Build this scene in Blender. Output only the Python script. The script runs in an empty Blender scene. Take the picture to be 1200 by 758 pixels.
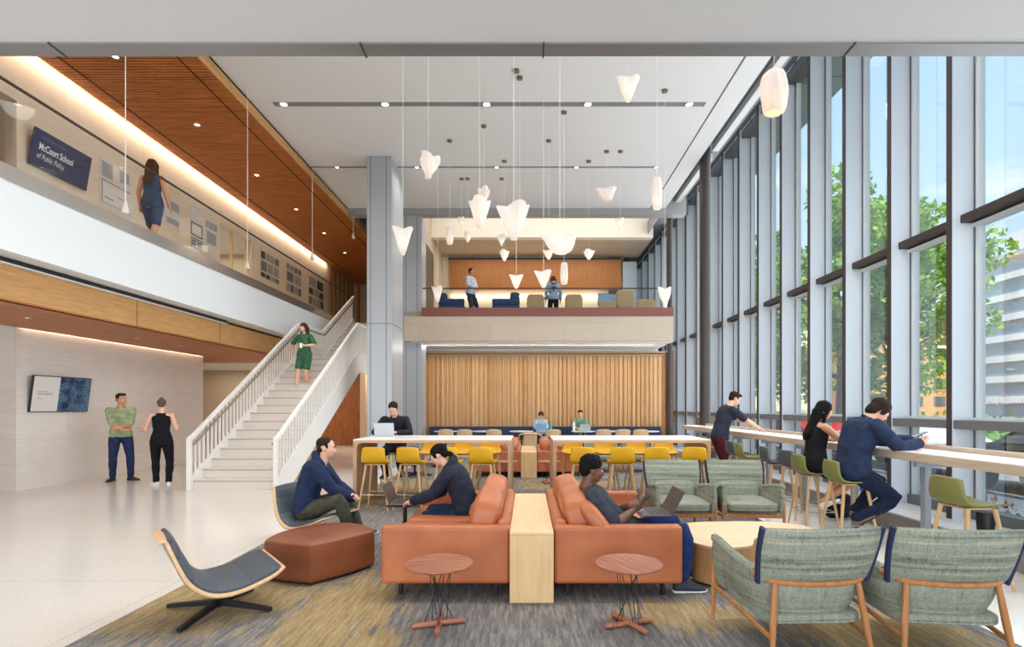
import bpy, bmesh, math, random
import numpy as np
from mathutils import Vector, Matrix, noise
random.seed(7)
V = Vector
R = math.radians
PI = math.pi
SC = bpy.context.scene
COL = SC.collection

# ------------------------------------------------------------------ camera, light, exposure
F = 620.0            # focal length in pixels of the 1200 px wide frame
cam_d = bpy.data.cameras.new('camera')
cam = bpy.data.objects.new('camera', cam_d)
COL.objects.link(cam)
cam.location = (0, 0, 1.5)
cam.rotation_euler = (R(90), 0, 0)
cam_d.sensor_width = 36
cam_d.lens = F / 1200 * 36
cam_d.shift_x = -18 / 1200
cam_d.shift_y = 97.5 / 1200
cam_d.clip_start = 0.05
cam_d.clip_end = 600
SC.camera = cam
SC.view_settings.view_transform = 'Standard'
SC.view_settings.look = 'None'
SC.view_settings.gamma = 1
SC.view_settings.use_curve_mapping = False
SC.view_settings.exposure = 0.45
SC.cycles.use_denoising = True
SC.cycles.max_bounces = 8
SC.cycles.diffuse_bounces = 5
SC.cycles.glossy_bounces = 3
SC.cycles.transmission_bounces = 4
SC.cycles.transparent_max_bounces = 24
SC.cycles.sample_clamp_indirect = 4
SC.cycles.caustics_reflective = False
SC.cycles.caustics_refractive = False


def lin(c):
    def f(v):
        v = v / 255.0
        return v / 12.92 if v <= 0.04045 else ((v + 0.055) / 1.055) ** 2.4
    return (f(c[0]), f(c[1]), f(c[2]), 1.0)


def make_world():
    w = bpy.data.worlds.new('world')
    SC.world = w
    w.use_nodes = True
    nt = w.node_tree
    nt.nodes.clear()
    out = nt.nodes.new('ShaderNodeOutputWorld')
    bg = nt.nodes.new('ShaderNodeBackground')
    tc = nt.nodes.new('ShaderNodeTexCoord')
    sep = nt.nodes.new('ShaderNodeSeparateXYZ')
    nt.links.new(tc.outputs['Generated'], sep.inputs[0])
    ramp = nt.nodes.new('ShaderNodeValToRGB')
    e = ramp.color_ramp.elements
    e[0].position = 0.0
    e[0].color = (0.84, 0.91, 1.0, 1)
    e[1].position = 0.8
    e[1].color = (0.28, 0.52, 0.92, 1)
    m = ramp.color_ramp.elements.new(0.3)
    m.color = (0.56, 0.76, 1.0, 1)
    nt.links.new(sep.outputs['Z'], ramp.inputs[0])
    mp = nt.nodes.new('ShaderNodeMapping')
    mp.inputs['Scale'].default_value = (1.0, 1.0, 3.0)
    mp.inputs['Location'].default_value = (0.3, 0.15, 0.0)
    nt.links.new(tc.outputs['Generated'], mp.inputs[0])
    nz = nt.nodes.new('ShaderNodeTexNoise')
    nz.inputs['Scale'].default_value = 3.2
    nz.inputs['Detail'].default_value = 8
    nz.inputs['Roughness'].default_value = 0.58
    nt.links.new(mp.outputs[0], nz.inputs[0])
    cr = nt.nodes.new('ShaderNodeValToRGB')
    cr.color_ramp.elements[0].position = 0.52
    cr.color_ramp.elements[0].color = (0, 0, 0, 1)
    cr.color_ramp.elements[1].position = 0.68
    cr.color_ramp.elements[1].color = (1, 1, 1, 1)
    nt.links.new(nz.outputs[0], cr.inputs[0])
    mix = nt.nodes.new('ShaderNodeMix')
    mix.data_type = 'RGBA'
    nt.links.new(cr.outputs[0], mix.inputs[0])
    nt.links.new(ramp.outputs[0], mix.inputs[6])
    mix.inputs[7].default_value = (1.0, 1.0, 1.0, 1)
    nt.links.new(mix.outputs[2], bg.inputs[0])
    bg.inputs[1].default_value = WORLD_STRENGTH
    nt.links.new(bg.outputs[0], out.inputs[0])


WORLD_STRENGTH = 1.08
SUN_STRENGTH = 6.0
DOWNLIGHT_W = 100.0
PENDANT_W = 0.09
make_world()


def lamp(name, kind, loc, energy, color=(1, 1, 1), rot=(0, 0, 0), **kw):
    d = bpy.data.lights.new(name, kind)
    d.energy = energy
    d.color = color
    for k, v in kw.items():
        setattr(d, k, v)
    o = bpy.data.objects.new(name, d)
    o.location = loc
    o.rotation_euler = rot
    COL.objects.link(o)
    return o


sun = lamp('sun', 'SUN', (-20, -20, 40), SUN_STRENGTH, (1.0, 0.95, 0.87), angle=R(1.0))
sun.rotation_euler = V((0.2, 0.55, -1.0)).to_track_quat('-Z', 'Y').to_euler()
# added unseen fill lamp behind the photographer, with no known source there
back_fill = lamp('rear_fill', 'AREA', (-3.5, -5.0, 1.75), 520, (0.93, 0.97, 1.0), rot=(R(90), 0, 0),
                shape='RECTANGLE', size=16.0, size_y=3.0)

# daylight that falls through the tall window wall
win_day = lamp('window_daylight', 'AREA', (4.84, 10.5, 4.8), 520, (0.93, 0.97, 1.0), rot=(0, R(90), 0),
               shape='RECTANGLE', size=8.2, size_y=16.0)

WORK = bpy.data.scenes.new('work')   # scratch scene for remeshing, removed at the end

# ------------------------------------------------------------------ helpers


def tag(o, label=None, cat=None, group=None, kind=None):
    if label:
        o['label'] = label
    if cat:
        o['category'] = cat
    if group:
        o['group'] = group
    if kind:
        o['kind'] = kind
    return o


def empty(name, loc=(0, 0, 0), rz=0.0, label=None, cat=None, group=None):
    o = bpy.data.objects.new(name, None)
    o.empty_display_size = 0.1
    o.location = loc
    o.rotation_euler = (0, 0, rz)
    COL.objects.link(o)
    return tag(o, label, cat, group)


def link_mesh(name, me, m, parent=None):
    o = bpy.data.objects.new(name, me)
    COL.objects.link(o)
    if m is not None:
        me.materials.clear()
        me.materials.append(m)
    if parent is not None:
        o.parent = parent
    return o


def kids(o):
    return [c for c in bpy.data.objects if c.parent == o]


def copy_tree(o, parent=None):
    c = o.copy()
    COL.objects.link(c)
    if parent is not None:
        c.parent = parent
    for ch in kids(o):
        copy_tree(ch, c)
    return c


def dup(root, loc, rz, label, group=None):
    c = copy_tree(root)
    c.location = loc
    c.rotation_euler = (0, 0, rz)
    c['label'] = label
    if group:
        c['group'] = group
    return c


class MB:
    def __init__(self):
        self.bm = bmesh.new()

    def box(self, x0, x1, y0, y1, z0, z1, M=None):
        vs = [V((x, y, z)) for z in (z0, z1) for y in (y0, y1) for x in (x0, x1)]
        if M is not None:
            vs = [M @ v for v in vs]
        b = [self.bm.verts.new(v) for v in vs]
        for f in ((0, 2, 3, 1), (4, 5, 7, 6), (0, 1, 5, 4), (2, 6, 7, 3), (0, 4, 6, 2), (1, 3, 7, 5)):
            self.bm.faces.new([b[i] for i in f])
        return self

    def rings(self, rings, cap=True):
        R_ = []
        for r in rings:
            R_.append([self.bm.verts.new(p) for p in r])
        n = len(R_[0])
        for a, b in zip(R_, R_[1:]):
            for i in range(n):
                j = (i + 1) % n
                self.bm.faces.new((a[i], a[j], b[j], b[i]))
        if cap:
            self.bm.faces.new(list(reversed(R_[0])))
            self.bm.faces.new(R_[-1])
        return self

    def cyl(self, p0, p1, r0, r1=None, n=12):
        return self.tube([p0, p1], [r0, r0 if r1 is None else r1], n)

    def tube(self, pts, r, n=10, closed=False, flat=None):
        pts = [V(p) for p in pts]
        if not isinstance(r, (list, tuple)):
            r = [r] * len(pts)
        N = len(pts)
        T = []
        for i in range(N):
            if closed:
                t = pts[(i + 1) % N] - pts[(i - 1) % N]
            else:
                t = pts[min(i + 1, N - 1)] - pts[max(i - 1, 0)]
            T.append(t.normalized())
        ref = V((0, 0, 1)) if abs(T[0].z) < 0.9 else V((1, 0, 0))
        u = (ref - T[0] * ref.dot(T[0])).normalized()
        rr = []
        for i in range(N):
            u = (u - T[i] * u.dot(T[i])).normalized()
            w = T[i].cross(u)
            fl = flat or 1.0
            rr.append([pts[i] + (u * math.cos(2 * PI * k / n) + w * math.sin(2 * PI * k / n) * fl) * r[i] for k in range(n)])
        if closed:
            rr.append(rr[0])
        return self.rings(rr, cap=not closed)

    def lathe(self, prof, c=(0, 0, 0), n=32, sx=1.0, sy=1.0):
        c = V(c)
        rr = []
        for (r, z) in prof:
            r = max(r, 1e-4)
            rr.append([c + V((r * sx * math.cos(2 * PI * k / n), r * sy * math.sin(2 * PI * k / n), z)) for k in range(n)])
        return self.rings(rr)

    def prism(self, pts, z0, z1):
        return self.rings([[V((p[0], p[1], z0)) for p in pts], [V((p[0], p[1], z1)) for p in pts]])

    def extrude(self, pts, axis, a0, a1):
        """pts are 2-D in the plane across axis 'x' -> (y,z), 'y' -> (x,z)."""
        def mk(p, a):
            return V((a, p[0], p[1])) if axis == 'x' else V((p[0], a, p[1]))
        return self.rings([[mk(p, a0) for p in pts], [mk(p, a1) for p in pts]])

    def sup(self, c, s, e1=0.5, e2=0.5, M=None, nu=24, nv=14):
        """superellipsoid: rounded pillow or box"""
        def f(w, m):
            return math.copysign(abs(math.cos(w)) ** m, math.cos(w))

        def g(w, m):
            return math.copysign(abs(math.sin(w)) ** m, math.sin(w))
        c = V(c)
        rr = []
        for i in range(nv + 1):
            v = -PI / 2 + PI * i / nv
            v = max(-PI / 2 + 0.02, min(PI / 2 - 0.02, v))
            ring = []
            for k in range(nu):
                u = 2 * PI * k / nu
                p = V((s[0] * f(v, e1) * f(u, e2), s[1] * f(v, e1) * g(u, e2), s[2] * g(v, e1)))
                if M is not None:
                    p = M @ p
                ring.append(c + p)
            rr.append(ring)
        return self.rings(rr)

    def grid(self, fn, nu, nv):
        vs = [[self.bm.verts.new(fn(i / nu, j / nv)) for j in range(nv + 1)] for i in range(nu + 1)]
        for i in range(nu):
            for j in range(nv):
                self.bm.faces.new((vs[i][j], vs[i + 1][j], vs[i + 1][j + 1], vs[i][j + 1]))
        return self

    def quad(self, a, b, c, d):
        self.bm.faces.new([self.bm.verts.new(V(p)) for p in (a, b, c, d)])
        return self

    def build(self, name, m=None, parent=None, bevel=0.0, smooth=True, solid=0.0, sub=0, ang=35, seg=2, normals=True):
        if normals:
            bmesh.ops.recalc_face_normals(self.bm, faces=self.bm.faces)
        if smooth:
            a = math.radians(ang)
            for f in self.bm.faces:
                f.smooth = True
            for e in self.bm.edges:
                if len(e.link_faces) == 2 and e.calc_face_angle(0) > a:
                    e.smooth = False
        me = bpy.data.meshes.new(name)
        self.bm.to_mesh(me)
        self.bm.free()
        o = link_mesh(name, me, m, parent)
        if solid:
            md = o.modifiers.new('solid', 'SOLIDIFY')
            md.thickness = solid
            md.offset = 0
        if bevel:
            md = o.modifiers.new('bevel', 'BEVEL')
            md.width = bevel
            md.segments = seg
            md.limit_method = 'ANGLE'
            md.angle_limit = R(40)
            md.harden_normals = False
        if sub:
            md = o.modifiers.new('sub', 'SUBSURF')
            md.levels = sub
            md.render_levels = sub
        return o

    def struct(self, name, m=None, **kw):
        o = self.build(name, m, **kw)
        o['kind'] = 'structure'
        return o


def bx(name, m, x0, x1, y0, y1, z0, z1, parent=None, bevel=0.0, **kw):
    return MB().box(x0, x1, y0, y1, z0, z1).build(name, m, parent, bevel=bevel, **kw)


def sbx(name, m, x0, x1, y0, y1, z0, z1, bevel=0.0):
    return tag(bx(name, m, x0, x1, y0, y1, z0, z1, bevel=bevel), kind='structure')


def smooth_poly(pts, per=6):
    """closed Catmull-Rom through 2-D points"""
    out = []
    n = len(pts)
    for i in range(n):
        p0, p1, p2, p3 = [V((*pts[(i + k) % n][:2], 0)) for k in (-1, 0, 1, 2)]
        for j in range(per):
            t = j / per
            q = 0.5 * ((2 * p1) + (-p0 + p2) * t + (2 * p0 - 5 * p1 + 4 * p2 - p3) * t * t + (-p0 + 3 * p1 - 3 * p2 + p3) * t ** 3)
            out.append((q.x, q.y))
    return out


def smooth_line(pts, per=6):
    pts = [V(p) for p in pts]
    P = [pts[0] * 2 - pts[1]] + pts + [pts[-1] * 2 - pts[-2]]
    out = []
    for i in range(1, len(P) - 2):
        p0, p1, p2, p3 = P[i - 1:i + 3]
        for j in range(per):
            t = j / per
            out.append(0.5 * ((2 * p1) + (-p0 + p2) * t + (2 * p0 - 5 * p1 + 4 * p2 - p3) * t * t + (-p0 + 3 * p1 - 3 * p2 + p3) * t ** 3))
    out.append(pts[-1])
    return out


# ------------------------------------------------------------------ materials
MATS = {}


def base(name, color, rough=0.6, metal=0.0, spec=0.5, **kw):
    if name in MATS:
        return MATS[name]
    m = bpy.data.materials.new(name)
    m.use_nodes = True
    b = m.node_tree.nodes['Principled BSDF']
    b.inputs['Base Color'].default_value = lin(color) if max(color) > 1.0 else (*color, 1.0)
    b.inputs['Roughness'].default_value = rough
    b.inputs['Metallic'].default_value = metal
    b.inputs['Specular IOR Level'].default_value = spec
    for k, v in kw.items():
        b.inputs[k.replace('_', ' ')].default_value = v
    MATS[name] = m
    return m


def coords(nt, scale=(1, 1, 1), src='Object', rot=(0, 0, 0)):
    tc = nt.nodes.new('ShaderNodeTexCoord')
    mp = nt.nodes.new('ShaderNodeMapping')
    mp.inputs['Scale'].default_value = scale
    mp.inputs['Rotation'].default_value = rot
    nt.links.new(tc.outputs[src], mp.inputs[0])
    return mp.outputs[0]


def noisef(nt, vec, scale=5.0, detail=4.0, rough=0.5):
    n = nt.nodes.new('ShaderNodeTexNoise')
    n.inputs['Scale'].default_value = scale
    n.inputs['Detail'].default_value = detail
    n.inputs['Roughness'].default_value = rough
    nt.links.new(vec, n.inputs['Vector'])
    return n.outputs[0]


def ramp(nt, fac, stops, interp='LINEAR'):
    r = nt.nodes.new('ShaderNodeValToRGB')
    r.color_ramp.interpolation = interp
    e = r.color_ramp.elements
    for i, (p, c) in enumerate(stops):
        el = e[i] if i < 2 else e.new(p)
        el.position = p
        el.color = lin(c) if max(c) > 1.0 else (*c[:3], 1.0)
    nt.links.new(fac, r.inputs[0])
    return r.outputs[0]


def mixc(nt, fac, a, b, mode='MIX'):
    m = nt.nodes.new('ShaderNodeMix')
    m.data_type = 'RGBA'
    m.blend_type = mode
    for s, idx in ((fac, 0), (a, 6), (b, 7)):
        if hasattr(s, 'node'):
            nt.links.new(s, m.inputs[idx])
        elif idx == 0:
            m.inputs[0].default_value = s
        else:
            m.inputs[idx].default_value = lin(s) if max(s) > 1.0 else (*s[:3], 1.0)
    return m.outputs[2]


def mathn(nt, op, a, b=None):
    m = nt.nodes.new('ShaderNodeMath')
    m.operation = op
    for i, s in enumerate((a, b)):
        if s is None:
            continue
        if hasattr(s, 'node'):
            nt.links.new(s, m.inputs[i])
        else:
            m.inputs[i].default_value = s
    return m.outputs[0]


def bump(nt, h, strength=0.2, dist=0.01):
    b = nt.nodes.new('ShaderNodeBump')
    b.inputs['Strength'].default_value = strength
    b.inputs['Distance'].default_value = dist
    nt.links.new(h, b.inputs['Height'])
    nt.links.new(b.outputs[0], nt.nodes['Principled BSDF'].inputs['Normal'])


def bc(m, sock):
    m.node_tree.links.new(sock, m.node_tree.nodes['Principled BSDF'].inputs['Base Color'])


def wood(name, c1, c2, grain='x', rough=0.45, s=1.0, spec=0.4):
    if name in MATS:
        return MATS[name]
    m = base(name, c1, rough, spec=spec)
    nt = m.node_tree
    sc = {'x': (1.2, 14, 14), 'y': (14, 1.2, 14), 'z': (14, 14, 1.2)}[grain]
    v = coords(nt, tuple(k * s for k in sc))
    n = noisef(nt, v, 2.2, 6, 0.62)
    c = ramp(nt, n, [(0.3, c1), (0.7, c2)])
    bc(m, c)
    bump(nt, n, 0.05, 0.002)
    return m


def fabric(name, c, c2=None, scale=60, rough=0.9, b=0.25):
    if name in MATS:
        return MATS[name]
    c2 = c2 or tuple(v * 0.8 for v in c)
    m = base(name, c, rough, spec=0.2)
    nt = m.node_tree
    n = noisef(nt, coords(nt), scale, 3)
    bc(m, ramp(nt, n, [(0.35, c2), (0.65, c)]))
    n2 = noisef(nt, coords(nt), 9, 4)
    bump(nt, n2, b, 0.02)
    return m


def leather(name, c, c2):
    m = base(name, c, 0.42, spec=0.45)
    nt = m.node_tree
    n = noisef(nt, coords(nt), 3.0, 4)
    bc(m, ramp(nt, n, [(0.3, c2), (0.7, c)]))
    n2 = noisef(nt, coords(nt, (1, 1, 1)), 7, 5)
    bump(nt, n2, 0.22, 0.02)
    return m


def emit(name, color, strength):
    m = bpy.data.materials.new(name)
    m.use_nodes = True
    b = m.node_tree.nodes['Principled BSDF']
    b.inputs['Base Color'].default_value = (*color, 1)
    b.inputs['Emission Color'].default_value = (*color, 1)
    b.inputs['Emission Strength'].default_value = strength
    MATS[name] = m
    return m


def glass_mat(name, tint=(0.93, 0.97, 0.96), refl=0.05):
    m = bpy.data.materials.new(name)
    m.use_nodes = True
    nt = m.node_tree
    nt.nodes.clear()
    out = nt.nodes.new('ShaderNodeOutputMaterial')
    tr = nt.nodes.new('ShaderNodeBsdfTransparent')
    tr.inputs[0].default_value = (*tint, 1)
    gl = nt.nodes.new('ShaderNodeBsdfGlossy')
    gl.inputs['Roughness'].default_value = 0.01
    fr = nt.nodes.new('ShaderNodeFresnel')
    fr.inputs[0].default_value = 1.35
    ml = mathn(nt, 'MULTIPLY', fr.outputs[0], refl * 6)
    mx = nt.nodes.new('ShaderNodeMixShader')
    nt.links.new(ml, mx.inputs[0])
    nt.links.new(tr.outputs[0], mx.inputs[1])
    nt.links.new(gl.outputs[0], mx.inputs[2])
    nt.links.new(mx.outputs[0], out.inputs[0])
    MATS[name] = m
    return m


WHITE = base('white_paint', (226, 232, 236), 0.5)
CEIL = base('ceiling_white', (218, 219, 220), 0.7)
SOFFIT = base('soffit_grey', (214, 216, 218), 0.6)
METAL_G = base('band_grey_metal', (140, 141, 143), 0.35, 0.5)
COLUMN = base('column_grey', (170, 175, 182), 0.4, 0.2)
SEAM = base('seam_dark', (60, 60, 62), 0.7)
FIN = base('fin_light_grey', (226, 234, 242), 0.35)
BRONZE = base('dark_bronze', (66, 58, 56), 0.45, 0.3)
FRAME = base('frame_grey', (110, 114, 120), 0.4, 0.3)
LIGHTFRAME = base('frame_light', (225, 230, 233), 0.45)
BLACK = base('black_metal', (24, 26, 32), 0.4, 0.2)
BLACKP = base('black_plastic', (18, 18, 20), 0.5)
STEEL = base('brushed_steel', (190, 188, 184), 0.28, 0.9)
SHOE_METAL = base('balustrade_shoe_metal', (196, 190, 184), 0.22, 0.85)
GREYPAINT = base('grey_paint', (150, 158, 168), 0.45, 0.2)
RED_BAND = base('balcony_red_band', (124, 72, 62), 0.5)
GLASS = glass_mat('window_glass', (0.95, 0.98, 0.98), 0.05)
RAILGLASS = glass_mat('rail_glass', (0.97, 0.985, 0.98), 0.013)
LED = emit('led_strip', (1.0, 0.80, 0.55), 9.0)
LED_FAR = emit('led_strip_soft', (1.0, 0.82, 0.6), 5.0)
LAMPFACE = emit('downlight_face', (1.0, 0.86, 0.66), 6.0)

OAK = wood('oak_light', (226, 196, 152), (208, 172, 124), 'z')
OAKX = wood('oak_light_x', (228, 200, 160), (212, 178, 134), 'x')
OAKF = wood('oak_frame', (190, 132, 80), (160, 104, 58), 'z')
OAKFASC = wood('oak_fascia', (206, 160, 104), (180, 132, 80), 'y')
WALNUT = wood('walnut', (186, 122, 92), (118, 70, 52), 'x', s=1.2)
TABLEOAK = wood('table_oak', (196, 160, 126), (168, 130, 98), 'z')
CEILWOOD = wood('ceiling_wood', (196, 118, 50), (138, 76, 26), 'x', s=0.8)
SOFFWOOD = wood('soffit_wood', (190, 118, 62), (146, 84, 38), 'x', s=0.7)
LEATHER = leather('cognac_leather', (186, 110, 68), (164, 90, 54))
LEATHER2 = leather('ottoman_leather', (140, 80, 50), (118, 64, 40))
NAVYBENCH = fabric('bench_navy', (62, 76, 108), (50, 64, 94))
TABLEWHITE = base('table_white', (232, 230, 230), 0.3)
CREAM = base('cream_paint', (226, 212, 190), 0.6)
TAN = base('tan_wall', (196, 178, 156), 0.7)


def slat_wall_mat():
    m = base('slat_wall_wood', (200, 150, 90), 0.5)
    nt = m.node_tree
    tc = nt.nodes.new('ShaderNodeTexCoord')
    sep = nt.nodes.new('ShaderNodeSeparateXYZ')
    nt.links.new(tc.outputs['Object'], sep.inputs[0])
    q = mathn(nt, 'FLOOR', mathn(nt, 'MULTIPLY', sep.outputs[0], 1 / 0.058))
    wn = nt.nodes.new('ShaderNodeTexWhiteNoise')
    wn.noise_dimensions = '1D'
    nt.links.new(q, wn.inputs['W'])
    c = ramp(nt, wn.outputs[0], [(0.0, (192, 136, 78)), (0.5, (216, 164, 104)), (1.0, (238, 198, 146))])
    g = noisef(nt, coords(nt, (22, 22, 1.3)), 2, 6, 0.6)
    c2 = mixc(nt, 0.35, c, ramp(nt, g, [(0.3, (150, 100, 60)), (0.7, (235, 200, 150))]), 'MIX')
    bc(m, c2)
    return m


def stone_mat(name, c1, c2, px, pz, axis='y'):
    """stacked stone panels with thin joints; axis = horizontal run of the wall"""
    m = base(name, c1, 0.55)
    nt = m.node_tree
    tc = nt.nodes.new('ShaderNodeTexCoord')
    sep = nt.nodes.new('ShaderNodeSeparateXYZ')
    nt.links.new(tc.outputs['Object'], sep.inputs[0])
    comb = nt.nodes.new('ShaderNodeCombineXYZ')
    nt.links.new(sep.outputs[{'x': 0, 'y': 1}[axis]], comb.inputs[0])
    nt.links.new(sep.outputs[2], comb.inputs[1])
    br = nt.nodes.new('ShaderNodeTexBrick')
    br.inputs['Scale'].default_value = 1.0
    br.inputs['Mortar Size'].default_value = 0.004
    br.inputs['Brick Width'].default_value = px
    br.inputs['Row Height'].default_value = pz
    br.inputs['Color1'].default_value = lin(c1)
    br.inputs['Color2'].default_value = lin(c2)
    br.inputs['Mortar'].default_value = lin(tuple(v * 0.86 for v in c1))
    nt.links.new(comb.outputs[0], br.inputs['Vector'])
    g = noisef(nt, coords(nt, (1.2, 1.2, 9) if axis else (1, 1, 1)), 2.4, 7, 0.6)
    c = mixc(nt, 0.45, br.outputs[0], ramp(nt, g, [(0.3, tuple(v * 0.93 for v in c2)), (0.7, c1)]))
    bc(m, c)
    return m


def terrazzo_mat():
    m = base('terrazzo', (214, 204, 190), 0.16, spec=0.5)
    nt = m.node_tree
    n = noisef(nt, coords(nt), 55, 4, 0.7)
    c = ramp(nt, n, [(0.3, (202, 196, 188)), (0.5, (222, 217, 210)), (0.7, (234, 230, 225))])
    n2 = noisef(nt, coords(nt), 0.6, 3)
    c = mixc(nt, 0.25, c, ramp(nt, n2, [(0.3, (214, 204, 192)), (0.7, (226, 224, 220))]))
    tc = nt.nodes.new('ShaderNodeTexCoord')
    br = nt.nodes.new('ShaderNodeTexBrick')
    br.offset = 0.0
    br.inputs['Scale'].default_value = 1.0
    br.inputs['Brick Width'].default_value = 3.0
    br.inputs['Row Height'].default_value = 1.52
    br.inputs['Mortar Size'].default_value = 0.004
    br.inputs['Color1'].default_value = (1, 1, 1, 1)
    br.inputs['Color2'].default_value = (1, 1, 1, 1)
    br.inputs['Mortar'].default_value = (0.72, 0.72, 0.72, 1)
    nt.links.new(tc.outputs['Object'], br.inputs['Vector'])
    bc(m, mixc(nt, 1.0, c, br.outputs[0], 'MULTIPLY'))
    return m


def carpet_mat():
    m = base('carpet', (110, 110, 112), 0.95, spec=0.1)
    nt = m.node_tree
    # fine streaks that run away from the camera
    s1 = noisef(nt, coords(nt, (17, 1.9, 1)), 1.7, 7, 0.78)
    grey = ramp(nt, s1, [(0.30, (84, 86, 92)), (0.48, (124, 122, 122)), (0.70, (176, 170, 162))])
    s2 = noisef(nt, coords(nt, (9, 1.3, 1)), 1.8, 6, 0.75)
    tc = nt.nodes.new('ShaderNodeTexCoord')
    acc = None
    for (cx, cy, rx, ry) in ((-2.45, 4.5, 1.05, 1.25), (-1.35, 3.9, 0.5, 1.1), (1.15, 3.8, 0.55, 0.35), (2.35, 3.5, 0.75, 0.55), (-1.0, 3.2, 0.3, 0.5),
                             (2.6, 5.3, 0.6, 0.9), (-2.2, 9.3, 0.9, 1.6), (0.8, 10.2, 1.3, 0.9), (-0.9, 13, 1.2, 1.2), (1.7, 7.6, 0.6, 1.2)):
        mp = nt.nodes.new('ShaderNodeMapping')
        mp.vector_type = 'TEXTURE'
        mp.inputs['Location'].default_value = (cx, cy, 0)
        mp.inputs['Scale'].default_value = (rx, ry, 1)
        nt.links.new(tc.outputs['Object'], mp.inputs[0])
        ln = nt.nodes.new('ShaderNodeVectorMath')
        ln.operation = 'LENGTH'
        nt.links.new(mp.outputs[0], ln.inputs[0])
        v = mathn(nt, 'SUBTRACT', 1.0, ln.outputs['Value'])
        acc = v if acc is None else mathn(nt, 'MAXIMUM', acc, v)
    acc = mathn(nt, 'MAXIMUM', acc, -0.55)
    mask = mathn(nt, 'ADD', mathn(nt, 'MULTIPLY', s2, 1.6), mathn(nt, 'MULTIPLY', acc, 0.5))
    mk = ramp(nt, mask, [(0.84, (0, 0, 0)), (0.96, (1, 1, 1))])
    och = ramp(nt, s1, [(0.3, (138, 118, 78)), (0.55, (180, 156, 112)), (0.75, (204, 186, 150))])
    c = mixc(nt, mathn(nt, 'MULTIPLY', mk, 0.85), grey, och)
    fine = noisef(nt, coords(nt, (1, 1, 1)), 120, 2)
    bc(m, mixc(nt, 0.35, c, ramp(nt, fine, [(0.35, (50, 50, 54)), (0.65, (205, 200, 192))]), 'OVERLAY'))
    bump(nt, fine, 0.3, 0.01)
    return m


def tweed_mat():
    m = base('green_tweed', (150, 156, 138), 0.95, spec=0.1)
    nt = m.node_tree
    h = noisef(nt, coords(nt, (0.9, 0.9, 34)), 1.6, 2, 0.6)
    v = noisef(nt, coords(nt, (34, 34, 0.9)), 1.6, 2, 0.6)
    c = ramp(nt, h, [(0.36, (40, 50, 52)), (0.41, (126, 132, 118)), (0.50, (138, 144, 129)), (0.60, (146, 150, 134)), (0.66, (196, 186, 150))])
    d = ramp(nt, v, [(0.34, (48, 58, 58)), (0.39, (132, 138, 124)), (0.62, (144, 148, 134)), (0.68, (190, 184, 156))])
    f = noisef(nt, coords(nt), 130, 2)
    c = mixc(nt, 0.42, c, d)
    bc(m, mixc(nt, 0.35, c, ramp(nt, f, [(0.35, (96, 102, 92)), (0.65, (176, 180, 164))])))
    bump(nt, f, 0.4, 0.004)
    return m


SLATWALL = slat_wall_mat()
STONE_LO = stone_mat('stone_lower', (232, 228, 223), (224, 219, 213), 1.6, 0.46, 'y')
STONE_UP = stone_mat('stone_upper', (224, 210, 194), (214, 198, 180), 1.9, 0.62, 'y')
STONE_X = stone_mat('stone_face', (216, 208, 198), (206, 197, 186), 1.6, 0.46, 'x')
STONE_BAL = stone_mat('stone_balcony', (196, 182, 164), (184, 169, 150), 1.1, 2.0, 'x')
TERRAZZO = terrazzo_mat()
CARPET = carpet_mat()
TWEED = tweed_mat()


def text_mesh(name, body, size, m, parent=None, shear=0.0, bold=0.0):
    c_ = bpy.data.curves.new(name, 'FONT')
    c_.body = body
    c_.size = size
    c_.shear = shear
    c_.offset = bold
    tmp = bpy.data.objects.new(name, c_)
    WORK.collection.objects.link(tmp)
    WORK.view_layers[0].update()
    me = bpy.data.meshes.new_from_object(tmp.evaluated_get(WORK.view_layers[0].depsgraph))
    bpy.data.objects.remove(tmp)
    return link_mesh(name, me, m, parent)

# ================================================================== STRUCTURE
XW = 5.2            # glass line of the curtain wall
ZC = 7.54           # main ceiling
Z2 = 4.40           # upper floor
HX = 3.74           # right edge of the white ceiling

sbx('floor', TERRAZZO, -14, 4.47, -6, 26, -0.3, 0.0)
# carpet inset
cp = bx('carpet', CARPET, -2.88, 3.08, -1.0, 15.6, 0.0, 0.008)
tag(cp, 'grey woven carpet with ochre streaked patches under the lounge furniture', 'carpet')

# --- left lower wall, pier, recess
sbx('wall_left', STONE_LO, -9.3, -9.04, 9.35, 14.75, 0, 3.45)
sbx('wall_left.001', STONE_X, -14, -9.3, 9.35, 9.6, 0, 3.45)
sbx('wall_left.002', STONE_X, -9.3, -9.04, 9.34, 9.351, 0, 2.92)
sbx('wall_left.003', TAN, -14.2, -14, -6, 26, -0.3, 9.2)
sbx('wall_recess', TAN, -14, -8.9, 20.5, 20.7, 0, 3.45)
sbx('wall_recess.002', wood('door_wood2', (178, 112, 58), (130, 74, 34), 'z'), -8.9, -6.2, 20.5, 20.7, 0, 3.45)
sbx('wall_recess.001', TAN, -6.2, -6.0, 19.6, 20.7, 0, 3.45)
# --- wood lined area behind the stair
sbx('wall_behind_stair', wood('door_wood', (176, 112, 60), (132, 76, 36), 'z'), -6.2, -3.57, 21.4, 21.6, 0, 4.4)
sbx('wall_behind_stair.001', OAKFASC, -4.06, -3.86, 16.8, 21.4, 0, 3.49)
sbx('trim_11', GREYPAINT, -4.9, -4.35, 20.4, 20.5, 0.0, 3.4)
for k, x in enumerate((-5.95, -5.35)):
    d = MB().box(x, x + 0.5, 21.3, 21.38, 0, 2.3).build('door_%d' % (k + 1), CEILWOOD, bevel=0.01)
    d['kind'] = 'structure'
    MB().cyl((x + 0.43, 21.27, 0.95), (x + 0.43, 21.27, 1.4), 0.015).build('door_handle', STEEL, d)

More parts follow.
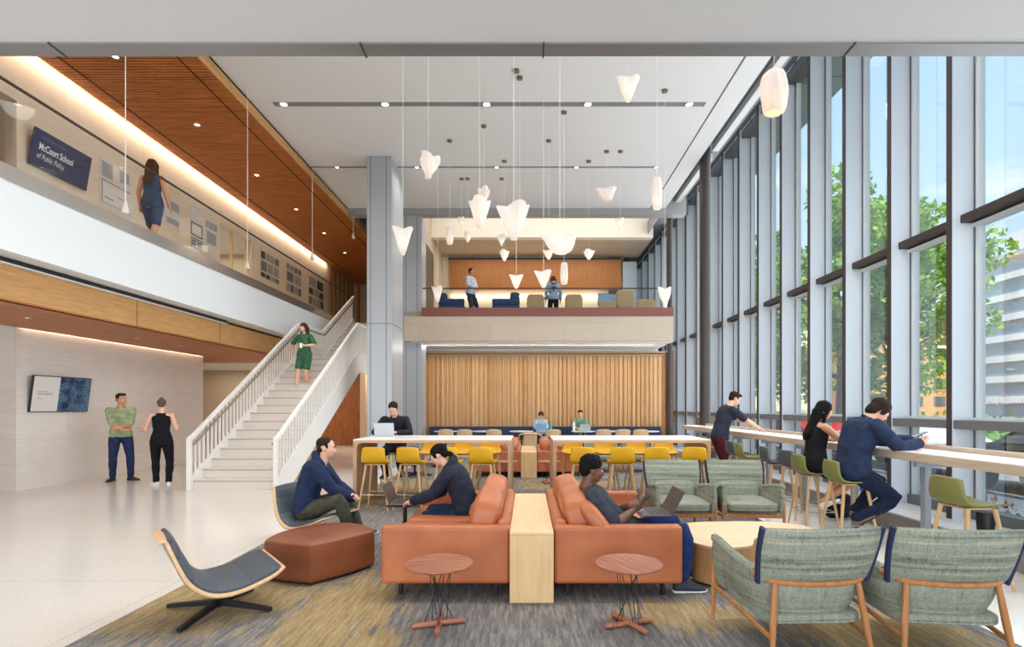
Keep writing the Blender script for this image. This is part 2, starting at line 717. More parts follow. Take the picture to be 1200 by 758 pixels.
# --- mezzanine slab, fascia, soffits on the left
sbx('wall_mezzanine', WHITE, -6.9, -6.5, -6, 18.9, 3.45, 4.33)
sbx('floor_mezzanine', base('upper_floor', (206, 194, 178), 0.5), -14, -6.5, -6, 26, 4.33, Z2)
sbx('floor_mezzanine.001', base('upper_floor2', (206, 194, 178), 0.5), -6.5, -3.3, 18.9, 26, 3.45, Z2)
sbx('wall_fascia', OAKFASC, -6.96, -6.88, -6, 16.9, 2.9, 3.40)
for y in (6.82, 9.32, 11.84, 14.36):
    sbx('trim_1', SEAM, -6.88, -6.877, y, y + 0.012, 2.9, 3.4)
df = MB().box(-6.878, -6.80, -6, 12.0, 3.385, 3.448).build('linear_diffuser', BLACKP)
tag(df, 'long black linear air slot under the white mezzanine band', 'air vent')
MB().box(-6.878, -6.795, -6, 12.0, 3.372, 3.386).build('trim', LIGHTFRAME, df)
# wooden lower soffit: planks
mb = MB()
for i in range(0, 76):
    x = -9.0 + i * 0.142
    if x > -6.96:
        break
    mb.box(x, x + 0.134, 2.9, 16.9, 2.90, 2.93)
mb.struct('ceiling_lower', wood('soffit_wood_y', (196, 124, 66), (150, 88, 42), 'y', s=0.7), smooth=False)
sbx('ceiling_lower.001', SOFFWOOD, -14, -9.0, 14.75, 16.9, 2.90, 2.98)
sbx('ceiling_lower.002', CEIL, -14, -6.9, 16.9, 21, 2.90, 2.98)
sbx('ceiling_lower.003', SEAM, -8.9, -6.96, 2.9, 16.9, 2.93, 2.98)
sbx('ceiling_lower.004', CEIL, -14, -9.3, 2.9, 9.4, 2.95, 3.05)
# lower wall cove led
cv = MB().box(-9.03, -9.0, 9.45, 14.7, 2.955, 2.975).build('led_strip', LED)
tag(cv, 'warm cove light strip along the top of the lower stone wall', 'light')
lamp('cove_glow', 'AREA', (-8.93, 12.1, 2.97), 85, (1, 0.86, 0.68), rot=(0, R(-12), 0), shape='RECTANGLE', size=0.06, size_y=5.2)

# --- upper wall
sbx('wall_upper', STONE_UP, -8.5, -8.3, 8.6, 14.3, Z2, 7.6)
sbx('wall_upper.001', STONE_UP, -8.5, -8.3, 15.9, 22.0, Z2, 7.6)
sbx('wall_upper.002', STONE_UP, -8.5, -8.3, 14.3, 15.9, 6.47, 7.6)
sbx('wall_upper.003', STONE_UP, -8.5, -8.3, 2.9, 8.6, 6.47, 7.6)
sbx('wall_upper.004', TAN, -12, -8.5, 8.6, 8.8, Z2, 7.6)
sbx('wall_upper.005', TAN, -11, -10.8, 2.9, 26, Z2, 7.6)
sbx('wall_upper.006', TAN, -11, -8.5, 17.3, 17.5, Z2, 7.6)
sbx('ceiling_side', CEIL, -12, -8.5, 2.9, 22, 6.47, 6.6)
# glazed door in the opening
dr = MB().box(-8.42, -8.40, 14.35, 15.85, Z2, 6.45).build('door_3', RAILGLASS)
dr['kind'] = 'structure'
MB().box(-8.44, -8.38, 14.3, 14.36, Z2, 6.47).box(-8.44, -8.38, 15.84, 15.9, Z2, 6.47).box(-8.44, -8.38, 15.0, 15.05, Z2, 6.47).build('door_frame', OAK, dr)
sbx('wall_back_left', stone_mat('stone_x2', (206, 186, 164), (190, 168, 144), 0.9, 3.2, 'x'), -8.5, -3.5, 25.3, 25.5, Z2, 7.6)
for i in range(6):
    sbx('trim_2', CEILWOOD, -8.3, -8.26, 22.2 + i * 0.55, 22.3 + i * 0.55, Z2, 7.3)
for i in range(6):
    sbx('trim_2', CEILWOOD, -8.1 + i * 0.75, -8.0 + i * 0.75, 25.2, 25.3, Z2, 7.3)
sbx('wall_back_left.001', TAN, -8.5, -8.3, 22.0, 25.4, Z2, 7.6)

# --- upper wood ceiling (fine slats across)
mb = MB()
y = 2.95
while y < 25.2:
    mb.box(-8.14, -5.50, y, y + 0.052, 7.32, 7.36)
    y += 0.072
mb.struct('ceiling_upper', CEILWOOD, smooth=False)
sbx('ceiling_upper.001', base('slat_backing', (58, 30, 14), 0.8), -8.14, -5.5, 2.93, 25.3, 7.37, 7.40)
sbx('ceiling_upper.002', OAKFASC, -5.50, -5.47, 2.93, 25.3, 7.315, 7.56)
for x in (-7.82, -5.84):
    sbx('trim_3', base('groove', (44, 22, 10), 0.8), x, x + 0.025, 2.93, 25.3, 7.312, 7.33)
sbx('ceiling_upper.003', CEIL, -8.5, -5.47, 2.93, 25.3, 7.50, 7.6)
cv = MB().box(-8.17, -8.142, 2.95, 21.9, 7.365, 7.385).build('led_strip', LED)
tag(cv, 'warm cove light strip between the upper stone wall and the slatted wood ceiling', 'light')
lamp('cove_glow', 'AREA', (-8.2, 12.4, 7.42), 78, (1, 0.80, 0.56), rot=(0, R(-6), 0), shape='RECTANGLE', size=0.06, size_y=18.8)

# --- main white ceiling, panels with two lamp slots
SL = [(10.49, 10.66), (13.30, 13.41)]
segs = [(2.93, SL[0][0]), (SL[0][1], SL[1][0]), (SL[1][1], 16.1)]
for a, b in segs:
    sbx('ceiling', CEIL, -5.47, HX, a, b, ZC, ZC + 0.1)
for (a, b), (xa, xb) in zip(SL, ((-5.08, 3.55), (-5.47, 3.3))):
    sbx('ceiling', base('slot_grey', (128, 128, 128), 0.6), xa, xb, a, b, ZC + 0.015, ZC + 0.1)
    if xa > -5.47:
        sbx('ceiling', CEIL, -5.47, xa, a, b, ZC, ZC + 0.1)
    sbx('ceiling', CEIL, xb, HX, a, b, ZC, ZC + 0.1)
sbx('ceiling', SEAM, HX, HX + 0.04, 2.93, 16.1, ZC + 0.05, ZC + 0.1)
sbx('ceiling', CEIL, HX + 0.04, 4.2, 2.93, 16.1, ZC, ZC + 0.1)
sbx('ceiling', base('pocket_grey', (120, 126, 136), 0.6), 4.2, 4.95, 2.93, 26, ZC + 0.35, ZC + 0.42)
sbx('ceiling', base('pocket_side', (150, 154, 160), 0.6), 4.2, 4.22, 2.93, 26, ZC, ZC + 0.36)
for a, b in ((2.95, 12.9), (13.3, 16.45)):
    o = MB().box(4.5, 4.66, a, b, ZC + 0.18, ZC + 0.34).build('shade_pocket', base('shade_metal', (206, 206, 204), 0.4), bevel=0.01)
    tag(o, 'pale metal roller shade box above the windows, %s the dark round column' % ('in front of' if a < 5 else 'behind'), 'shade box')
# end beam over the balcony
sbx('wall_bulkhead', base('bulkhead_grey', (150, 150, 150), 0.5), -5.47, 4.9, 16.1, 16.45, 7.36, 9.2)
sbx('wall_bulkhead.001', base('balcony_white', (238, 230, 214), 0.6), -3.5, 4.4, 18.5, 18.8, 7.42, 9.2)
sbx('ceiling_balcony', base('balcony_soffit', (186, 174, 158), 0.6), -3.5, 4.4, 18.8, 21.0, 7.42, 7.5)
sbx('ceiling_balcony.001', CEIL, -3.5, 4.6, 16.4, 18.5, 8.6, 8.7)
lamp('balcony_ceiling_fill', 'AREA', (0.4, 17.4, 8.55), 66, (1, 0.95, 0.88), shape='RECTANGLE', size=7, size_y=0.8)  # added area lamp to light the white bulkhead zone, no fixture
lamp('balcony_inner_fill', 'AREA', (0.4, 19.7, 7.38), 42, (1, 0.94, 0.85), shape='RECTANGLE', size=6, size_y=0.8)  # added area lamp to light the balcony room, no fixture

lamp('side_room_fill', 'AREA', (-9.7, 13.5, 6.4), 70, (1, 0.94, 0.86), shape='RECTANGLE', size=1.6, size_y=7)  # added fill lamp so the glazed door opening reads bright
# --- roof, outer overhang, plenum
sbx('roof', WHITE, -14.2, 5.3, -6, 26, 9.2, 9.4)
sbx('roof.001', base('overhang', (150, 160, 160), 0.7), 5.3, 7.4, -6, 40, 9.0, 9.4)
for k in range(8):
    sbx('trim_12', SEAM, 5.3, 7.4, 3.0 + k * 3, 3.02 + k * 3, 8.99, 9.0)
sbx('trim_12', SEAM, 6.3, 6.32, 2, 40, 8.99, 9.0)
sbx('wall_back', TAN, -14, 7.5, 26, 26.2, -0.3, 9.2)
# near bulkhead above the photographer
sbx('ceiling_near', SOFFIT, -14, 5.3, -6, 2.83, 3.45, 3.6)
sbx('trim_4', METAL_G, -14, 5.3, 2.83, 2.93, 3.44, 3.62)
sbx('wall_near', SOFFIT, -14, 5.3, 2.7, 2.92, 3.6, 9.2)
for px in (67, 425, 636, 994):
    x = (px - 618) * 2.88 / 620
    sbx('trim_5', SEAM, x, x + 0.008, 2.82, 2.94, 3.436, 3.445)

# --- columns
def column(name, x0, x1, y0, y1, z1):
    o = MB().box(x0, x1, y0, y1, 0, z1).struct(name, COLUMN, smooth=False)
    w = 0.012
    m = MB()
    for xa in (x0 + 0.08, x1 - 0.14):
        m.box(xa, xa + w, y0 - 0.002, y0 + 0.01, 0, z1)
    m.box(x1 - 0.01, x1 + 0.002, y0 + 0.12, y0 + 0.13, 0, z1)
    m.box(x0, x1 + 0.002, y0 - 0.002, y0 + 0.01, 3.5, 3.512)
    m.box(x1 - 0.01, x1 + 0.002, y0, y1, 3.5, 3.512)
    m.build('seam', SEAM, o)
    return o


column('column', -3.87, -3.27, 12.76, 13.9, ZC)
column('column.001', -3.8, -3.24, 16.2, 16.9, 7.36)

# --- balcony and the slatted wall below
sbx('floor_balcony', base('balc_floor', (150, 140, 130), 0.6), -3.75, 4.45, 16.12, 26, 3.49, Z2)
sbx('wall_balcony_face', STONE_BAL, -3.75, 4.42, 16.02, 16.12, 3.49, 4.24)
sbx('trim_6', RED_BAND, -3.2, 4.42, 16.0, 16.3, 4.24, 4.5)
sbx('wall_under_balcony', WHITE, -3.57, 4.45, 18.02, 18.2, 0, 3.49)
mb = MB()
x = -3.5
i = 0
while x < 4.74:
    dpt = 0.0 if i % 2 else 0.03
    mb.box(x, x + (0.086 if i % 2 == 0 else 0.05), 17.93 + (0.03 - dpt), 17.99, 0.0, 3.22)
    x += 0.0867 if i % 2 == 0 else 0.0603
    i += 1
mb.struct('wall_slats', SLATWALL, smooth=False)
sbx('wall_slats.001', base('slat_gap', (70, 40, 22), 0.8), -3.52, 4.74, 17.985, 18.02, 0, 3.24)
sbx('trim_7', OAKFASC, -3.57, 4.85, 17.85, 18.02, 3.31, 3.37)
sbx('trim_7', BLACKP, -3.55, 4.8, 17.9, 18.0, 3.265, 3.285)
sbx('trim_7', LIGHTFRAME, -3.55, 4.8, 17.88, 17.98, 3.235, 3.255)
sbx('trim_7', CEILWOOD, 4.70, 4.9, 17.75, 18.0, 0, 3.37)
sbx('trim_7', OAKFASC, -3.58, -3.5, 17.85, 18.02, 0, 3.31)
sbx('ceiling_under_balcony', WHITE, -3.57, 4.42, 16.12, 18.02, 3.47, 3.489)
lamp('slat_wall_fill', 'AREA', (0.4, 17.1, 3.46), 75, (1, 0.93, 0.82), rot=(R(-20), 0, 0), shape='RECTANGLE', size=7.4, size_y=0.3)  # added fill lamp brightening the balcony underside and slatted wall, no fixture
sbx('wall_stone_side', STONE_X, -3.86, -3.57, 16.9, 18.2, 0, 3.49)

# balcony room
sbx('wall_balcony_back', wood('balcony_wood', (190, 128, 74), (168, 106, 56), 'z'), -3.05, 3.7, 20.8, 20.9, 6.1, 7.28)
sbx('wall_balcony_back.001', CREAM, -3.5, 3.2, 20.9, 21.0, Z2, 7.5)
sbx('wall_balcony_back.002', SEAM, -3.1, 3.7, 20.78, 20.88, 7.28, 7.36)
sbx('wall_balcony_back.003', base('pale_blue', (190, 204, 216), 0.4), 3.75, 4.3, 20.8, 20.9, Z2, 7.2)
sbx('wall_balcony_left', TAN, -3.5, -3.35, 16.9, 20.9, Z2, 9.0)
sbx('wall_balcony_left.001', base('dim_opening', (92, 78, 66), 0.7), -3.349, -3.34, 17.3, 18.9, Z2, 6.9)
led = MB().box(-3.0, 2.85, 20.84, 20.89, 5.84, 5.88).build('led_strip', LED)
tag(led, 'warm light strip under the wood panel at the back of the balcony', 'light')
lamp('counter_glow', 'AREA', (0, 20.8, 5.8), 6, (1, 0.82, 0.58), shape='RECTANGLE', size=5.8, size_y=0.05)
# balcony glass rail
gr = empty('balcony_balustrade', (0, 16.14, 0), 0, 'frameless glass balustrade with a thin dark rail on the balcony edge', 'balustrade')
for i in range(5):
    MB().box(-3.18 + i * 1.5, -1.70 + i * 1.5, 0, 0.012, 4.5, 5.1).build('glass_panel', RAILGLASS, gr)
MB().box(-3.2, 4.4, -0.02, 0.03, 5.095, 5.125).build('top_rail', BRONZE, gr)

# --- mezzanine glass balustrade on the left
gr = empty('mezzanine_balustrade', (-6.5, 0, 0), 0, 'long glass balustrade with metal base shoe on the left mezzanine edge', 'balustrade')
MB().box(-0.03, 0.012, 2.95, 18.9, 4.33, 4.53).build('base_shoe', SHOE_METAL, gr)
for i in range(12):
    ya = 2.95 + 0.63 + (i - 1) * 1.39 + 0.0
    if ya < 2.95:
        ya2 = 2.95
    else:
        ya2 = ya
    MB().box(-0.012, 0.0, ya2 + 0.006, min(ya + 1.384, 18.88), 4.53, 5.56).build('glass_panel', RAILGLASS, gr)
MB().box(-0.025, 0.012, 2.95, 18.9, 5.555, 5.58).build('top_rail', BRONZE, gr)

lamp('recess_fill', 'AREA', (-9.5, 18.8, 2.88), 60, (1, 0.88, 0.72), shape='RECTANGLE', size=5, size_y=2)  # added fill lamp to lift the dark left recess
lamp('stair_back_fill', 'AREA', (-5.0, 19.6, 3.42), 60, (1, 0.84, 0.66), shape='RECTANGLE', size=2, size_y=2)  # added fill lamp for the wood lined area behind the stair
# ================================================================== STAIR
ST_X0, ST_X1 = -6.09, -4.53
Y0, YL, YU = 9.6, 14.1, 15.7
ZL = 2.76
NR = 16
run = (YL - Y0) / NR
rise = ZL / NR
STW = base('stair_white', (232, 230, 226), 0.45)
TREAD = base('stair_tread', (216, 208, 198), 0.5)
st = empty('staircase', (-5.3, 9.6, 0), 0, 'white open staircase with slatted white railings rising to the mezzanine', 'staircase')


def stp(mb_, x0, x1, pts):
    return mb_.extrude([(p[0] - 9.6, p[1]) for p in pts], 'x', x0 + 5.3, x1 + 5.3)


sl1 = ZL / (YL - Y0)
NR2 = 10
ZU = 4.40
YT = YU + 10 * run
sl2 = (ZU - ZL) / (YT - YU)
pts = []
for i in range(NR):
    pts += [(Y0 + i * run, i * rise), (Y0 + i * run, (i + 1) * rise)]
pts += [(YL, ZL), (YU, ZL)]
r2 = (ZU - ZL) / NR2
for i in range(NR2):
    pts += [(YU + i * run, ZL + i * r2), (YU + i * run, ZL + (i + 1) * r2)]
pts += [(YT, ZU), (YT, ZU - 0.25), (YU, ZL - 0.22), (YL, ZL - 0.22), (Y0 + 0.35, 0.0)]
m = MB()
stp(m, ST_X0 + 0.03, ST_X1 - 0.03, pts)
m.build('flight', TREAD, st, smooth=False)
NOS = base('nosing', (120, 112, 104), 0.6)
for i in range(NR + NR2):
    y = (Y0 + i * run if i < NR else YU + (i - NR) * run) - 9.6
    z = (i + 1) * rise if i < NR else ZL + (i - NR + 1) * r2
    MB().box(ST_X0 + 5.33, ST_X1 + 5.27, y - 0.006, y, z - 0.03, z - 0.02).build('nosing', NOS, st, smooth=False)
prof = [(Y0 - 0.1, 0), (Y0 - 0.1, 0.18), (YL, ZL + 0.2), (YU, ZL + 0.2), (YT, ZU + 0.2), (YT, ZU - 0.38), (YU + 0.1, ZL - 0.34), (YL + 0.1, ZL - 0.34), (Y0 + 0.5, 0)]
for x in (ST_X0, ST_X1):
    m = MB()
    stp(m, x - 0.03, x + 0.03, prof)
    m.build('stringer', STW, st, smooth=False, bevel=0.006)


def zrail(y):
    if y < YL:
        return (y - Y0) * sl1 + 0.98
    if y < YU:
        return ZL + 0.98
    return ZL + (y - YU) * sl2 + 0.98


bal_me = None
for si, x in enumerate((ST_X0, ST_X1)):
    rl = MB()
    w = 0.035
    stp(rl, x - w, x + w, [(Y0 - 0.11, 0.0), (Y0 - 0.11, 0.93), (Y0 - 0.03, 0.975), (Y0 - 0.03, 0.0)])
    for (ya, za), (yb, zb_) in (((Y0 - 0.04, 0.955), (YL, ZL + 0.98)), ((YL, ZL + 0.98), (YU, ZL + 0.98)), ((YU, ZL + 0.98), (YT, ZU + 0.98))):
        stp(rl, x - w, x + w, [(ya, za), (yb, zb_), (yb, zb_ - 0.075), (ya, za - 0.075)])
    rail = rl.build('railing', STW, st, smooth=False, bevel=0.006)
    y = Y0 + 0.1
    while y < YT - 0.05:
        zb = zrail(y) - 0.85
        o = MB().box(-0.012, 0.012, -0.02, 0.02, 0, 0.80)
        if bal_me is None:
            b = o.build('baluster', STW, rail, smooth=False)
            bal_me = b.data
        else:
            o.bm.free()
            b = bpy.data.objects.new('baluster', bal_me)
            COL.objects.link(b)
            b.parent = rail
        b.location = (x + 5.3, y - 9.6, zb)
        y += 0.128
    inner = 0.07 if si == 0 else -0.07
    hp = [(x + 5.3 + inner, yy - 9.6, zrail(yy) - 0.13) for yy in (Y0 - 0.05, YL, YU, YT)]
    MB().tube(hp, 0.02, 8).build('handrail', base('handrail_metal', (150, 140, 132), 0.35, 0.7), rail)

# ================================================================== CURTAIN WALL
FY = [6.11 + 1.02 * k for k in range(-3, 10)] + [16.3, 17.3, 18.3, 19.3, 20.3, 21.4, 22.6, 23.8]
prev = 2.4
for i, y in enumerate(FY):
    far = y > 16
    f = MB().box(4.90, 5.15, y, y + 0.055, 0.2, 9.0).build('trim_8', FIN)
    f['kind'] = 'structure'
    MB().box(4.885, 4.90, y - 0.006, y + 0.06, 0.2, 9.0).build('edge', BRONZE, f)
    MB().box(5.15, 5.26, y - 0.02, y + 0.08, 0.2, 9.0).build('mullion', FRAME, f)
    MB().box(5.16, 5.24, y + 0.08, y + 0.16, 0.3, 9.0).box(5.16, 5.24, y - 0.06, y - 0.02, 0.3, 9.0).build('bead', LIGHTFRAME, f)
    # one window bay between this fin and the one before it
    w = MB().box(XW - 0.006, XW + 0.006, prev, y - 0.02, 0.3, 9.0).build('window_%d' % (i + 1), GLASS, smooth=False)
    w['kind'] = 'structure'
    prev = y + 0.08
sbx('trim_9', FRAME, 4.92, 5.25, 2.4, 25, 1.245, 1.345, 0.004)
sbx('trim_9', BRONZE, 5.0, 5.25, 2.4, 25, 3.62, 3.71, 0.004)
sbx('trim_9', LIGHTFRAME, 5.10, 5.24, 2.4, 25, 3.57, 3.60)
sbx('trim_9', FRAME, 4.95, 5.25, 2.4, 25, 7.70, 7.84, 0.004)
sbx('trim_9', FRAME, 5.12, 5.28, 2.4, 25, 0.2, 0.33, 0.004)
sbx('trim_9', LIGHTFRAME, 5.10, 5.20, 2.4, 25, 1.345, 1.375)
sbx('wall_right', base('curb_top', (216, 214, 210), 0.4), 4.47, 5.3, 2.4, 25, -0.3, 0.205, 0.004)
sbx('baseboard_right', base('curb_face', (140, 136, 132), 0.5), 4.455, 4.47, 2.4, 25, 0, 0.19)
# dark round columns
for (x, y, r, lab) in ((4.40, 13.1, 0.13, 0), (4.46, 16.6, 0.09, 1)):
    o = MB().cyl((x, y, 0), (x, y, 7.9), r, n=24).struct('column', BRONZE)
# opaque strip of wall behind the near column (rear frame zone)
sbx('trim_10', base('post_brown', (112, 96, 86), 0.5), 4.3, 4.9, 13.35, 13.45, 0, 1.24)

# lettering on the glass
to = text_mesh('glass_lettering', 'and fairness', 0.13, base('vinyl_white', (236, 236, 236), 0.6), shear=0.35)
to.location = (5.18, 6.0, 1.53)
to.rotation_euler = (R(90), 0, R(-90))
tag(to, 'white italic words and fairness on the glass of the nearest right window', 'lettering')

# ================================================================== OUTSIDE
GRASS = fabric('lawn', (110, 140, 64), (84, 112, 48), 3, 0.95)
ASPH = base('asphalt', (128, 128, 130), 0.85)
SIDEW = base('sidewalk', (214, 208, 198), 0.8)
sbx('ground_street', ASPH, 8.6, 160, -20, 140, -0.35, -0.2)
sbx('ground_sidewalk', SIDEW, 6.6, 8.6, -20, 140, -0.35, -0.12)
sbx('ground_sidewalk.001', SIDEW, 17.0, 20.0, -20, 140, -0.35, -0.12)
sbx('ground_bed', base('soil', (120, 92, 66), 0.95), 5.3, 6.6, -20, 60, -0.35, -0.05)
lw = sbx('ground_lawn', GRASS, 20.0, 40, -20, 140, -0.35, -0.1)
# planting bed (stuff)
rnd = random.Random(3)


def leafcloud(mb_, c, rad, n, size, flat=1.0, shell=0.55):
    for _ in range(n):
        while True:
            p = V((rnd.uniform(-1, 1), rnd.uniform(-1, 1), rnd.uniform(-1, 1)))
            if shell < p.length < 1:
                break
        q = V(c) + V((p.x * rad[0], p.y * rad[1], p.z * rad[2]))
        s = size * rnd.uniform(0.6, 1.3)
        a = V((rnd.uniform(-1, 1), rnd.uniform(-1, 1), rnd.uniform(-1, 1))).normalized()
        b = a.cross(V((rnd.uniform(-1, 1), rnd.uniform(-1, 1), rnd.uniform(-1, 1)))).normalized()
        mb_.quad(q - a * s, q - b * s * 0.5, q + a * s, q + b * s * 0.5)


def leaf_mat(name, c1, c2):
    m = base(name, c1, 0.6, spec=0.2)
    nt = m.node_tree
    n = noisef(nt, coords(nt), 1.7, 3)
    bc(m, ramp(nt, n, [(0.35, c2), (0.65, c1)]))
    b = nt.nodes['Principled BSDF']
    out = nt.nodes['Material Output']
    tl = nt.nodes.new('ShaderNodeBsdfTranslucent')
    nt.links.new(b.inputs['Base Color'].links[0].from_socket, tl.inputs[0])
    mx = nt.nodes.new('ShaderNodeMixShader')
    mx.inputs[0].default_value = 0.35
    nt.links.new(b.outputs[0], mx.inputs[1])
    nt.links.new(tl.outputs[0], mx.inputs[2])
    nt.links.new(mx.outputs[0], out.inputs[0])
    return m


LEAF = leaf_mat('leaf_green', (176, 206, 92), (96, 140, 52))
LEAF2 = leaf_mat('leaf_green_dark', (140, 176, 90), (76, 112, 56))
mb = MB()
mf = MB()
for i in range(46):
    y = 2.6 + i * 0.26
    x = 6.05 + rnd.uniform(-0.3, 0.3)
    leafcloud(mb, (x, y, 0.08), (0.3, 0.25, 0.16), 30, 0.06, shell=0.0)
    if i % 2 == 0:
        leafcloud(mf, (x + 0.15, y, 0.18), (0.3, 0.24, 0.14), 44, 0.045, shell=0.0)
tag(mb.build('planting_bed', LEAF2, smooth=False, normals=False), 'low green plants growing along the outside of the window wall', 'plants', kind='stuff')
tag(mf.build('red_flowers', base('petal_red', (196, 84, 66), 0.7), smooth=False, normals=False), 'small red flowers in the bed outside the window wall', 'flowers', kind='stuff')
mp_ = MB()
for (x, y) in ((6.5, 5.1), (6.4, 5.6), (6.6, 5.9)):
    leafcloud(mp_, (x, y, 0.15), (0.35, 0.3, 0.14), 50, 0.045, shell=0.0)
tag(mp_.build('purple_flowers', base('petal_purple', (120, 96, 180), 0.7), smooth=False, normals=False), 'purple flowers in the bed outside behind the nearest bar stool', 'flowers', kind='stuff')

BARK = wood('bark', (120, 98, 78), (78, 62, 48), 'z', 0.9)


def tree(x, y, h, crown, r, label, m=LEAF, seed=1, bare=2.2, n=4200, leaf=0.17):
    global rnd
    rnd = random.Random(seed)
    t = empty('street_tree', (x, y, -0.2), 0, label, 'tree')
    mb_ = MB()
    mb_.tube(smooth_line([(0, 0, 0), (0.1, 0.05, h * 0.3), (-0.1, 0.1, h * 0.6), (0.1, 0, h * 0.86)], 5), [r * (1 - 0.75 * k / 15) for k in range(16)], 10)
    tips = []
    for k in range(9):
        a = k * 2.4
        z = bare + (h * 0.8 - bare) * k / 9
        L = crown * rnd.uniform(0.55, 0.85) * (1 - 0.3 * k / 9)
        p1 = V((math.cos(a) * L * 0.5, math.sin(a) * L * 0.5, z + 0.5))
        p2 = V((math.cos(a) * L, math.sin(a) * L, z + 1.1))
        mb_.tube([(0, 0, z - 0.1), p1, p2], [r * 0.42, r * 0.25, r * 0.07], 7)
        tips += [p1, p2]
    mb_.build('trunk', BARK, t)
    c = MB()
    for k, p in enumerate(tips + [V((0, 0, h * 0.9)), V((0.3, 0.3, h * 0.75))]):
        s = crown * rnd.uniform(0.28, 0.42)
        leafcloud(c, p, (s, s, s * 0.75), n // 20, leaf, shell=0.3)
    c.build('foliage', m, t, smooth=False, normals=False)
    return t


tree(13.0, 22.0, 11.8, 4.2, 0.24, 'tall leafy street tree with bare trunk behind the middle windows', seed=2, n=9000)
tree(13.0, 18.6, 9.4, 3.0, 0.16, 'bright green tree seen through the window right of the blazer man', seed=5, bare=3.6, n=7000, leaf=0.13)
tree(13.5, 30.0, 12.0, 4.0, 0.26, 'tree further along the street left of the tall trunk', LEAF2, seed=8, n=7000)
tree(14.0, 40.0, 12.5, 4.2, 0.28, 'distant dark green tree seen through the far narrow windows', LEAF2, seed=11, n=6000)
tree(13.35, 16.0, 7.0, 0.6, 0.08, 'slim tree whose leafy top shows beside the nearest wide window', seed=21, bare=5.2, n=1500, leaf=0.12)

# buildings
BWHITE = base('building_white', (232, 232, 230), 0.7)
BGREY = base('building_grey', (196, 192, 192), 0.7)
BGLASS = base('building_glass', (166, 178, 186), 0.3, spec=0.5)
BDARK = base('building_window_dark', (92, 104, 108), 0.2, spec=0.8)
BTAN = stone_mat('building_tan', (226, 176, 112), (212, 160, 98), 0.6, 0.25, 'x')
BCREAM = base('building_cream', (232, 218, 180), 0.8)
b = empty('office_building', (83, 92, 0), 0, 'white and grey office block with long window bands across the street on the right', 'building')
bx('wall', BGREY, 0.3, 14, -42, 6, -0.4, 27.4, b)
for k in range(8):
    z = 24.0 - k * 3.55
    bx('slab_band', BWHITE, -0.35, 0.3, -42, 6, z - 0.55, z + 0.55, b)
wme = None
for k in range(8):
    z = 24.0 - k * 3.55
    for j in range(8):
        ya = -41.5 + j * 6.0
        if wme is None:
            o = bx('window', BGLASS, 0.12, 0.28, 0, 5.4, 0.55, 2.6, b)
            wme = o.data
        else:
            o = bpy.data.objects.new('window', wme)
            COL.objects.link(o)
            o.parent = b
        o.location = (0, ya, z)
bx('roof_parapet', BGREY, -0.4, 0.4, -42, 6, 27.2, 27.9, b)
bx('roof_box', BWHITE, 2, 9, -30, 2, 27.4, 32, b)


def block(name, x0, x1, y, h, m, lab, nx, wz, m2=BDARK):
    b_ = empty(name, (x0, y, 0), 0, lab, 'building')
    bx('wall', m, 0, x1 - x0, 0, 12, -0.4, h, b_)
    bx('parapet', BWHITE, -0.1, x1 - x0 + 0.1, -0.15, 0.3, h, h + 0.4, b_)
    me = None
    nfl = int((h - 1.5) / 3.1)
    for k in range(nfl):
        for j in range(nx):
            xa = (j + 0.5) * (x1 - x0) / nx - 1.0
            if me is None:
                o_ = MB().box(0, 2.0, -0.08, 0.0, 0, wz).build('window', m2, b_)
                me = o_.data
            else:
                o_ = bpy.data.objects.new('window', me)
                COL.objects.link(o_)
                o_.parent = b_
            o_.location = (xa, 0, 1.6 + k * 3.1)
    return b_


block('apartment_building', 56, 76, 95, 16.5, BTAN, 'tan brick apartment building seen behind the tree foliage', 5, 1.7)
block('apartment_building', 38, 54, 96, 22, BCREAM, 'pale cream apartment building seen through the narrow middle windows', 4, 1.7)
block('apartment_building', 14, 35, 99, 20, BCREAM, 'cream building seen in slivers beyond the standing man at the bar', 6, 1.7)
hd = MB()
rnd = random.Random(5)
for i in range(30):
    leafcloud(hd, (21.5, 6 + i * 1.6, 0.5), (0.8, 1.0, 0.8), 60, 0.16, shell=0.2)
tag(hd.build('hedge', LEAF2, smooth=False, normals=False), 'green hedge on the far side of the street', 'hedge', kind='stuff')


